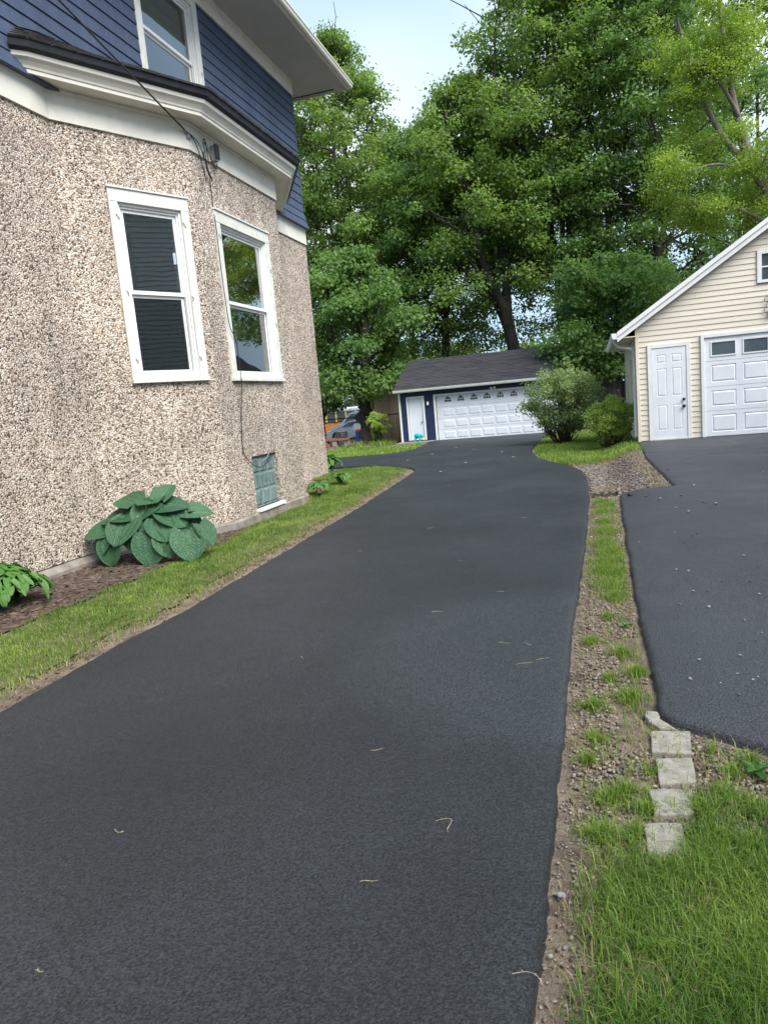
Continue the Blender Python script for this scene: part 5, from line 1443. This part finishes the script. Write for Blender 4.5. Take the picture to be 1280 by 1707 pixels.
pl = ['square concrete paver touching the corner of the right asphalt drive', 'square concrete paver, second of four from the right drive', 'worn concrete paver with grass round it, third of four from the right drive', 'concrete paver nearest the foreground grass, last of the four']
for p, t_ in zip(pav, pl): quad_slab('paver', t_, p, .016, .05, M['paver'], 'paver', 'row of four pavers in the gravel')
quad_slab('concrete_chunk', 'jagged pale concrete remnant at the corner of the right drive', [(.185, 3.33), (.225, 3.27), (.30, 3.26), (.265, 3.32), (.24, 3.36), (.235, 3.44), (.18, 3.45), (.17, 3.40)], .022, .05, M['paver'], 'concrete')

def rock(name, label, x, y, z, s, mat, group, cat, seed, flat=.7):
    rg = np.random.default_rng(seed)
    v = ico_v * (1 + rg.normal(0, .16, (12, 1))) * np.array([s * rg.uniform(.9, 1.4), s, s * flat])
    me = bpy.data.meshes.new(name); me.from_pydata([tuple(p) for p in v], [], [tuple(f) for f in ico_f]); me.materials.append(mat)
    o = link(bpy.data.objects.new(name, me)); o.location = (x, y, z + s * flat * .7); o.rotation_euler = (0, 0, rg.uniform(0, 6.28))
    m = o.modifiers.new('s', 'SUBSURF'); m.levels = m.render_levels = 1
    return tag(o, label, cat, group)
ST = [(.42, 10.11), (.61, 9.82), (.76, 9.53), (.72, 9.41), (.87, 8.87), (1.22, 9.17), (1.33, 9.02), (.98, 8.61), (.73, 7.55), (.92, 7.45), (.76, 7.09), (.87, 7.37), (.36, 7.2), (.59, 6.1), (.68, 6.05), (.88, 5.73), (1.07, 5.72), (.64, 5.46), (.74, 5.47), (1.06, 5.37), (.51, 5.13), (.69, 5.07), (.86, 4.79), (.91, 4.55), (.76, 4.37), (.85, 4.41), (.72, 4.16), (.5, 4.08), (.66, 3.89), (.75, 3.85), (.42, 3.8), (.72, 3.81), (.56, 3.76), (.62, 3.62), (1.09, 12.13), (1.26, 10.42), (1.02, 9.7), (2.29, 11.27), (1.17, 6.52)]
for i, (x, y) in enumerate(ST):
    s = (.010 if y < 5 else .014 if y < 8 else .02) * random.uniform(.7, 1.2)
    mt, cl = random.choice([(M['stone'], 'grey'), (M['stone'], 'grey'), (M['darkstone'], 'dark'), (M['cinder'], 'tan')])
    where = 'near the paver corner' if y < 4.6 else 'on the middle stretch' if y < 7.8 else 'towards the beige garage'
    rock('loose_stone', 'small %s stone lying loose on the right asphalt drive, %s' % (cl, where), x, y, h(x, y) + .04, s, mt, 'loose stones on the right drive', 'stone', i)
rock('edge_stone', 'rounded pinkish stone wedged against the right edge of the main driveway', -.165, 2.085, h(-.165, 2.085), .016, M['stone'], None, 'stone', 91)
rock('edge_stone', 'small white stone by the driveway edge near the bottom of the picture', -.185, 1.83, h(-.18, 1.83), .010, M['paver'], None, 'stone', 92)
rock('black_lump', 'black asphalt lump at the far corner of the right drive', .42, 10.12, h(.42, 10.1) + .04, .04, M['blackpipe'], None, 'lump', 93)
# dark sunken crack across the strip
mb = MB(); top_, bot_ = [], []
for i in range(13):
    t = i / 12; x = -.08 + .36 * t
    y = 10.62 + .06 * math.sin(t * 9) ; wdt = .16 * math.sin(math.pi * t) ** .7 + .01
    top_.append((x, y + wdt, h(x, y) + .035 + .02 * math.sin(t * 21))); bot_.append((x, y - .03, h(x, y) - .002))
mb.add(top_ + bot_, [(i, i + 1, 14 + i, 13 + i) for i in range(12)])
tag(mb.build('washout', M['hole'], smooth=True), 'dark undercut washout crossing the strip beside the right drive corner', 'hole')
# twigs and catkins on the asphalt
TW = [(-.59, 2.35, .075), (-.78, 2.0, .05), (-1.85, 2.12, .035), (-1.02, 2.87, .045), (-.46, 4.3, .07), (-.35, 4.05, .07), (-.45, 3.97, .09), (-.61, 4.31, .05), (-1.86, 3.99, .03), (-1.63, 1.46, .02), (-.78, 5.5, .05), (-2.52, 7.18, .05), (-1.18, 4.96, .06), (-.235, 1.69, .07), (.48, 3.45, .0), (-1.3, 6.6, .05), (-2.0, 8.4, .05), (-.9, 8.9, .06), (-1.5, 11.5, .07), (-2.6, 12.6, .08)]
for i, (x, y, s) in enumerate(TW):
    if not s: continue
    a = random.uniform(-.7, .7); z = h(x, y) + .045; k1, k2 = random.uniform(2, 5), random.uniform(-.35, .35)
    pts = [(x + s * (t - .5) * math.cos(a) * 1.2 - k2 * s * math.sin(t * k1), y + s * (t - .5) * math.sin(a) * 1.2 + abs(k2) * 1.3 * s * math.sin(t * k1 + i), z + .0015 * math.sin(t * 7)) for t in np.linspace(0, 1, 11)]
    mb = MB().tube(pts, [.0006 + .0006 * random.random() for _ in pts], 5)
    for p in pts[1:-1]:
        if random.random() < .6: mb.tube([p, (p[0] + random.uniform(-.006, .006), p[1] + random.uniform(-.008, .008), p[2] + random.uniform(0, .003))], [.0011, .0006], 4)
    tag(mb.build('catkin', M['catkin']), 'pale dry catkin fallen on the %s driveway' % ('near foreground of the main' if y < 3.2 else 'middle of the main' if y < 7.5 else 'far stretch of the main'), 'twig', 'catkins on the driveway')
for i, (x, y) in enumerate([(-3.76, 22.7), (-2.03, 18.19), (-4.91, 21.63), (-3.28, 15.22), (-5.13, 19.47), (-4.76, 24.89), (-2.6, 20.5), (-3.1, 17.3)]):
    z = h(x, y) + .047; s = .05
    a = random.uniform(0, 6.28)
    v = [(x + s * math.cos(a + q) * (1 if k % 2 else .6), y + s * math.sin(a + q) * (1 if k % 2 else .6), z + (.012 if k % 2 else .002)) for k, q in enumerate(np.linspace(0, 6.28, 7)[:-1])]
    tag(MB().add(v, [tuple(range(6))]).build('fallen_leaf', M['paver']), 'pale fallen leaf on the far part of the driveway', 'leaf', 'fallen leaves on the far driveway')
# weeds
def weed(name, label, x, y, n, L, seed, mat):
    me = hosta_leaf(L, L * .55, .3, .2, mat, seed); root = thing(name, label, 'weed', None, (x, y, h(x, y)))
    rg = random.Random(seed)
    for i in range(n):
        o = link(bpy.data.objects.new('leaf', me), root); o.rotation_euler = (0, R(rg.uniform(-45, -5)), i * 6.28 / n + rg.uniform(-.3, .3)); o.location = (0, 0, .02); o.scale = [rg.uniform(.7, 1.1)] * 3
weed('broadleaf_weed', 'broad leaved green weed in the gravel at the right edge of the picture', .56, 2.93, 5, .075, 3, 'hosta2')
weed('broadleaf_weed', 'small light green weed in the middle of the foreground grass', .12, 1.93, 4, .05, 4, 'bush2')
weed('broadleaf_weed', 'little green weed in the gravel left of the right drive edge', .14, 4.75, 5, .05, 5, 'hosta2')

# ------------------------------------------------------------------ fences and things beyond
def pipe_fence(name, label, pts, ztop, mids, mat):
    root = thing(name, label, 'fence', None, (pts[0][0], pts[0][1], 0))
    o = Vector((pts[0][0], pts[0][1], 0))
    for x, y in pts:
        MB().tube([Vector((x, y, h(x, y) - .2)) - o, Vector((x, y, ztop + .05)) - o], .04, 8).build('post', mat, root, smooth=True)
    for zz in mids + [ztop]:
        MB().tube([Vector((x, y, zz)) - o for x, y in pts], .03, 6).build('rail', mat, root, smooth=True)
    # woven mesh
    mb = MB(); 
    for (x0, y0), (x1, y1) in zip(pts[:-1], pts[1:]):
        L = math.dist((x0, y0), (x1, y1)); n = int(L / .16); zb = h(x0, y0); hh = ztop - zb
        for i in range(-int(hh / .16), n):
            for sg in (1, -1):
                a0 = i * .16; t0, t1 = a0 / L, (a0 + hh) / L
                za, zb2 = (zb, ztop) if sg == 1 else (ztop, zb)
                c0, c1 = max(0, t0), min(1, t1)
                if c1 <= c0: continue
                f = lambda t: (x0 + (x1 - x0) * t, y0 + (y1 - y0) * t, za + (zb2 - za) * (t - t0) / (t1 - t0))
                mb.tube([Vector(f(c0)) - o, Vector(f(c1)) - o], .003, 3, cap=False)
    mb.build('wire_mesh', mat, root)
    return root
pipe_fence('chain_link_fence', 'black chain link fence between the small maple and the navy garage', [(-14.2, 36.6), (-11.3, 36.6), (-9.55, 36.6), (-8.3, 36.6)], 2.35, [1.05], M['blackpipe'])
tw = thing('tan_shed', 'tan panelled shed wall behind the black chain link fence', 'shed')
MB().box(-12.0, -4.0, 38.2, 41.0, -.6, 2.45).build('wall', M['tanwall'], tw)
for i in range(7):
    MB().box(-12.0 + i * 1.14, -11.96 + i * 1.14, 38.165, 38.2, -.5, 2.45).build('batten', M['tanwall'], tw)
MB().box(-12.1, -3.9, 38.1, 41.1, 2.45, 2.6).build('roof', M['darkwood'], tw)
fe = thing('board_fence', 'dark weathered board fence in the shade right of the navy garage', 'fence')
for i in range(42):
    x = -.75 + i * .15; g = h(x, 33) - .1
    t_ = 1.75 + .04 * math.sin(i * 2.3)
    MB().box(x, x + .135, 33.0 + .01 * (i % 3), 33.03 + .01 * (i % 3), g, t_).build('board', M['darkwood'], fe)
for zz in (.3, 1.4): MB().box(-.8, 5.6, 33.06, 33.12, zz, zz + .09).build('rail', M['darkwood'], fe)
for x in (-.55, 1.3): MB().box(x, x + .11, 32.85, 32.96, -.5, 1.9).build('post', M['darkwood'], fe)

# cars
def car(name, label, loc, rz, body, L, W, Hh, hood, van=False):
    root = thing(name, label, 'car' if not van else 'van', None, loc, rz)
    zb = .22
    if not van:
        pro = [(0, .42), (.03, .62), (.10, .78), (.28 * L * .55, .90), (hood * L, 1.0), (hood * L + .85, Hh - .06), (hood * L + 1.3, Hh), (L * .74, Hh - .02), (L * .93, 1.08), (L - .03, .95), (L, .5), (L - .05, zb), (.06, zb)]
    else:
        pro = [(0, .5), (.04, .85), (.18, 1.0), (hood * L, 1.18), (hood * L + .75, Hh - .12), (hood * L + 1.1, Hh), (L - .12, Hh), (L, 1.1), (L, .45), (L - .05, zb), (.06, zb)]
    def wfac(z): return 1.0 if z < 1.0 else 1.0 - .16 * (z - 1.0) / max(.1, Hh - 1.0)
    n = len(pro); mb = MB()
    v = [(x, -W / 2 * wfac(z), z) for x, z in pro] + [(x, W / 2 * wfac(z), z) for x, z in pro]
    mb.add(v, [tuple(range(n)), tuple(range(n, 2 * n))] + [(i, (i + 1) % n, n + (i + 1) % n, n + i) for i in range(n)])
    bd = fixn(mb.build('body', body, root, bevel=.05, seg=2))
    zl, zu = (1.0, Hh - .14) if not van else (1.22, Hh - .2)
    x0 = hood * L + .18; x1 = hood * L + .85; xe = L * .80 if not van else L - .3
    def side(nm, q, mat, parent):
        for s in (-1, 1):
            MB().add([(x, s * (W / 2 * wfac(z) + .012), z) for x, z in q], [tuple(range(len(q)))]).build(nm, mat, parent)
    mid = (x1 + xe) / 2
    side('side_window', [(x0 + .12, zl + .04), (x1 + .05, zu), (mid - .04, zu + .02), (mid - .04, zl + .04)], M['carglass'], root)
    side('side_window', [(mid + .04, zl + .04), (mid + .04, zu + .02), (xe - .15, zu), (xe + .1, zl + .06)], M['carglass'], root)
    for s in (-1, 1):
        MB().add([(hood * L + .08, -W * .38, zl + .04), (hood * L + .08, W * .38, zl + .04), (hood * L + .78, W * .34, zu), (hood * L + .78, -W * .34, zu)], [(0, 1, 2, 3)]).build('windscreen', M['carglass'], root) if s == 1 else None
        for wx in (.18 * L, .80 * L):
            t = MB().lathe((wx, s * (W / 2 - .08), .32), [(.18, -.11), (.30, -.11), (.32, -.08), (.32, .08), (.30, .11), (.18, .11)], 'y', 20).build('tyre', M['tyre'], root, smooth=False)
            MB().lathe((wx, s * (W / 2 + .015), .32), [(.03, -.02), (.20, -.02), (.21, .015), (.05, .02)], 'y', 16).build('rim', M['rim'], t)
            MB().lathe((wx, s * (W / 2 - .0), .34), [(.33, -.012), (.375, -.012), (.375, .008), (.33, .008)], 'y', 20).build('wheel_arch', M['tyre'], bd)
        MB().box(.02, .28, s * W * .40 - .13, s * W * .40 + .13, .66, .80).build('headlight', M['lamp'], root, bevel=.03)
        MB().box(hood * L + .30, hood * L + .48, s * (W / 2 + .02) - .10, s * (W / 2 + .02) + .10, zl, zl + .14).build('mirror', body, root, bevel=.03)
        MB().box(mid - .012, mid + .012, s * (W / 2 + .006) - .004, s * (W / 2 + .006) + .004, .35, .99).build('door_seam', M['tyre'], bd)
    MB().box(-.015, .03, -W * .3, W * .3, .42, .60).build('grille', M['tyre'], root)
    return root
car('silver_car', 'silver hatchback parked beyond the small maple, nose to the left', (-19.6, 52.0, h(-19, 52)), R(-4), M['silver'], 4.4, 1.78, 1.48, .22)
car('white_van', 'white van parked behind the silver hatchback', (-20.6, 55.2, h(-20, 55)), R(-2), M['vanwhite'], 5.0, 1.95, 2.1, .20, van=True)
bus = thing('orange_bus', 'orange bus with white roof far beyond the parked cars', 'bus', None, (-29.5, 64, h(-25, 64) - .25))
MB().box(0, 10.5, 0, 2.4, .5, 1.38).build('lower_body', M['busorange'], bus, bevel=.06)
MB().box(.05, 10.45, .05, 2.35, 1.45, 2.35).build('window_band', M['carglass'], bus)
MB().box(-.03, 10.53, -.03, 2.43, 2.36, 2.75).build('roof', M['vanwhite'], bus, bevel=.12, seg=2)
for i in range(10): MB().box(.9 + i * 1.0, 1.02 + i * 1.0, -.02, .05, 1.45, 2.36).build('window_post', M['yellow'] if i < 7 else M['vanwhite'], bus)
MB().box(.2, 10.3, -.03, -.001, 1.40, 1.47).build('rub_rail', M['tyre'], bus)
for x in (1.9, 8.3):
    MB().lathe((x, .1, .45), [(.15, -.12), (.42, -.12), (.45, -.08), (.45, .08), (.15, .12)], 'y', 18).build('wheel', M['tyre'], bus)

# basketball toy, timber bench, blocks
bh = thing('toy_basketball_hoop', 'childs toy basketball hoop with grey board, red rim and blue stand before the small maple', 'toy', None, (-11.75, 34.9, h(-11.75, 34.9)))
bh.scale = (.62, .62, .66)
fixn(MB().prism([(-.30, 0, 1.05), (.30, 0, 1.05), (.33, 0, 1.40), (.20, 0, 1.58), (-.20, 0, 1.58), (-.33, 0, 1.40)], (0, -.03, 0), (0, .03, 0)).build('backboard', M['greyboard'], bh))
MB().tube([(.1 + .2 * math.cos(t), -.24 + .2 * math.sin(t), 1.08) for t in np.linspace(0, 6.28, 18)], .02, 6).build('rim', M['redplastic'], bh, smooth=True)
MB().box(-.14, .30, -.07, -.031, .95, 1.12).build('rim_bracket', M['redplastic'], bh)
MB().box(-.17, .13, -.05, .09, .0, 1.0).build('stand', M['blueplastic'], bh, bevel=.03)
bn = thing('timber_bench', 'low weathered red timber bench on concrete blocks near the parked cars', 'bench', None, (-12.75, 33.6, h(-12.75, 33.6)), R(3))
for i in range(3): MB().box(-.35, 1.05, -.25 + i * .2, -.08 + i * .2, .36, .40).build('plank', M['redwood'], bn)
MB().box(-.35, 1.05, -.29, -.255, .29, .36).build('apron', M['redwood'], bn)
for (a, b, c, d, z1) in ((-.5, -.35, -.3, -.1, .14), (-.32, -.12, -.25, .15, .28), (.12, .36, -.25, .1, .28), (.72, .95, -.2, .2, .28), (-.2, .02, -.5, -.3, .15)):
    MB().box(a, b, c, d, .0, z1).build('block', M['cinder'] if a > 0 else M['redwood'], bn, bevel=.01)
cr_ = thing('dark_crate', 'dark slatted crate standing on the low timber bench', 'crate', None, (-12.45, 33.65, h(-12.75, 33.6) + .402))
for i in range(3): MB().box(0, .55, -.15, -.13, .02 + i * .1, .09 + i * .1).build('slat', M['darkwood'], cr_)
for x in (0, .51): MB().box(x, x + .04, -.13, .15, 0, .3).build('end', M['darkwood'], cr_)
MB().box(.04, .51, -.13, .15, 0, .02).build('base', M['darkwood'], cr_)
pts = scatter(-18, -8.8, 30, 36, 2800, lambda x, y: (y > 30.0 - .12 * (x + 8)) & ~((x > -8.7) & (y > 30.7)))
pebbles('leaf_litter', pts, .04, M['mulch'], 'brown leaf litter under the small maple', flat=.2, cat='litter')
pts = scatter(-11.5, -8.8, 30.6, 34.5, 1500, lambda x, y: vnoise(x, y, 1.2, 3.) > .05)
blades('ground_weeds', pts, .2, .02, M['grass'], .6, label='low weeds along the base of the chain link fence')
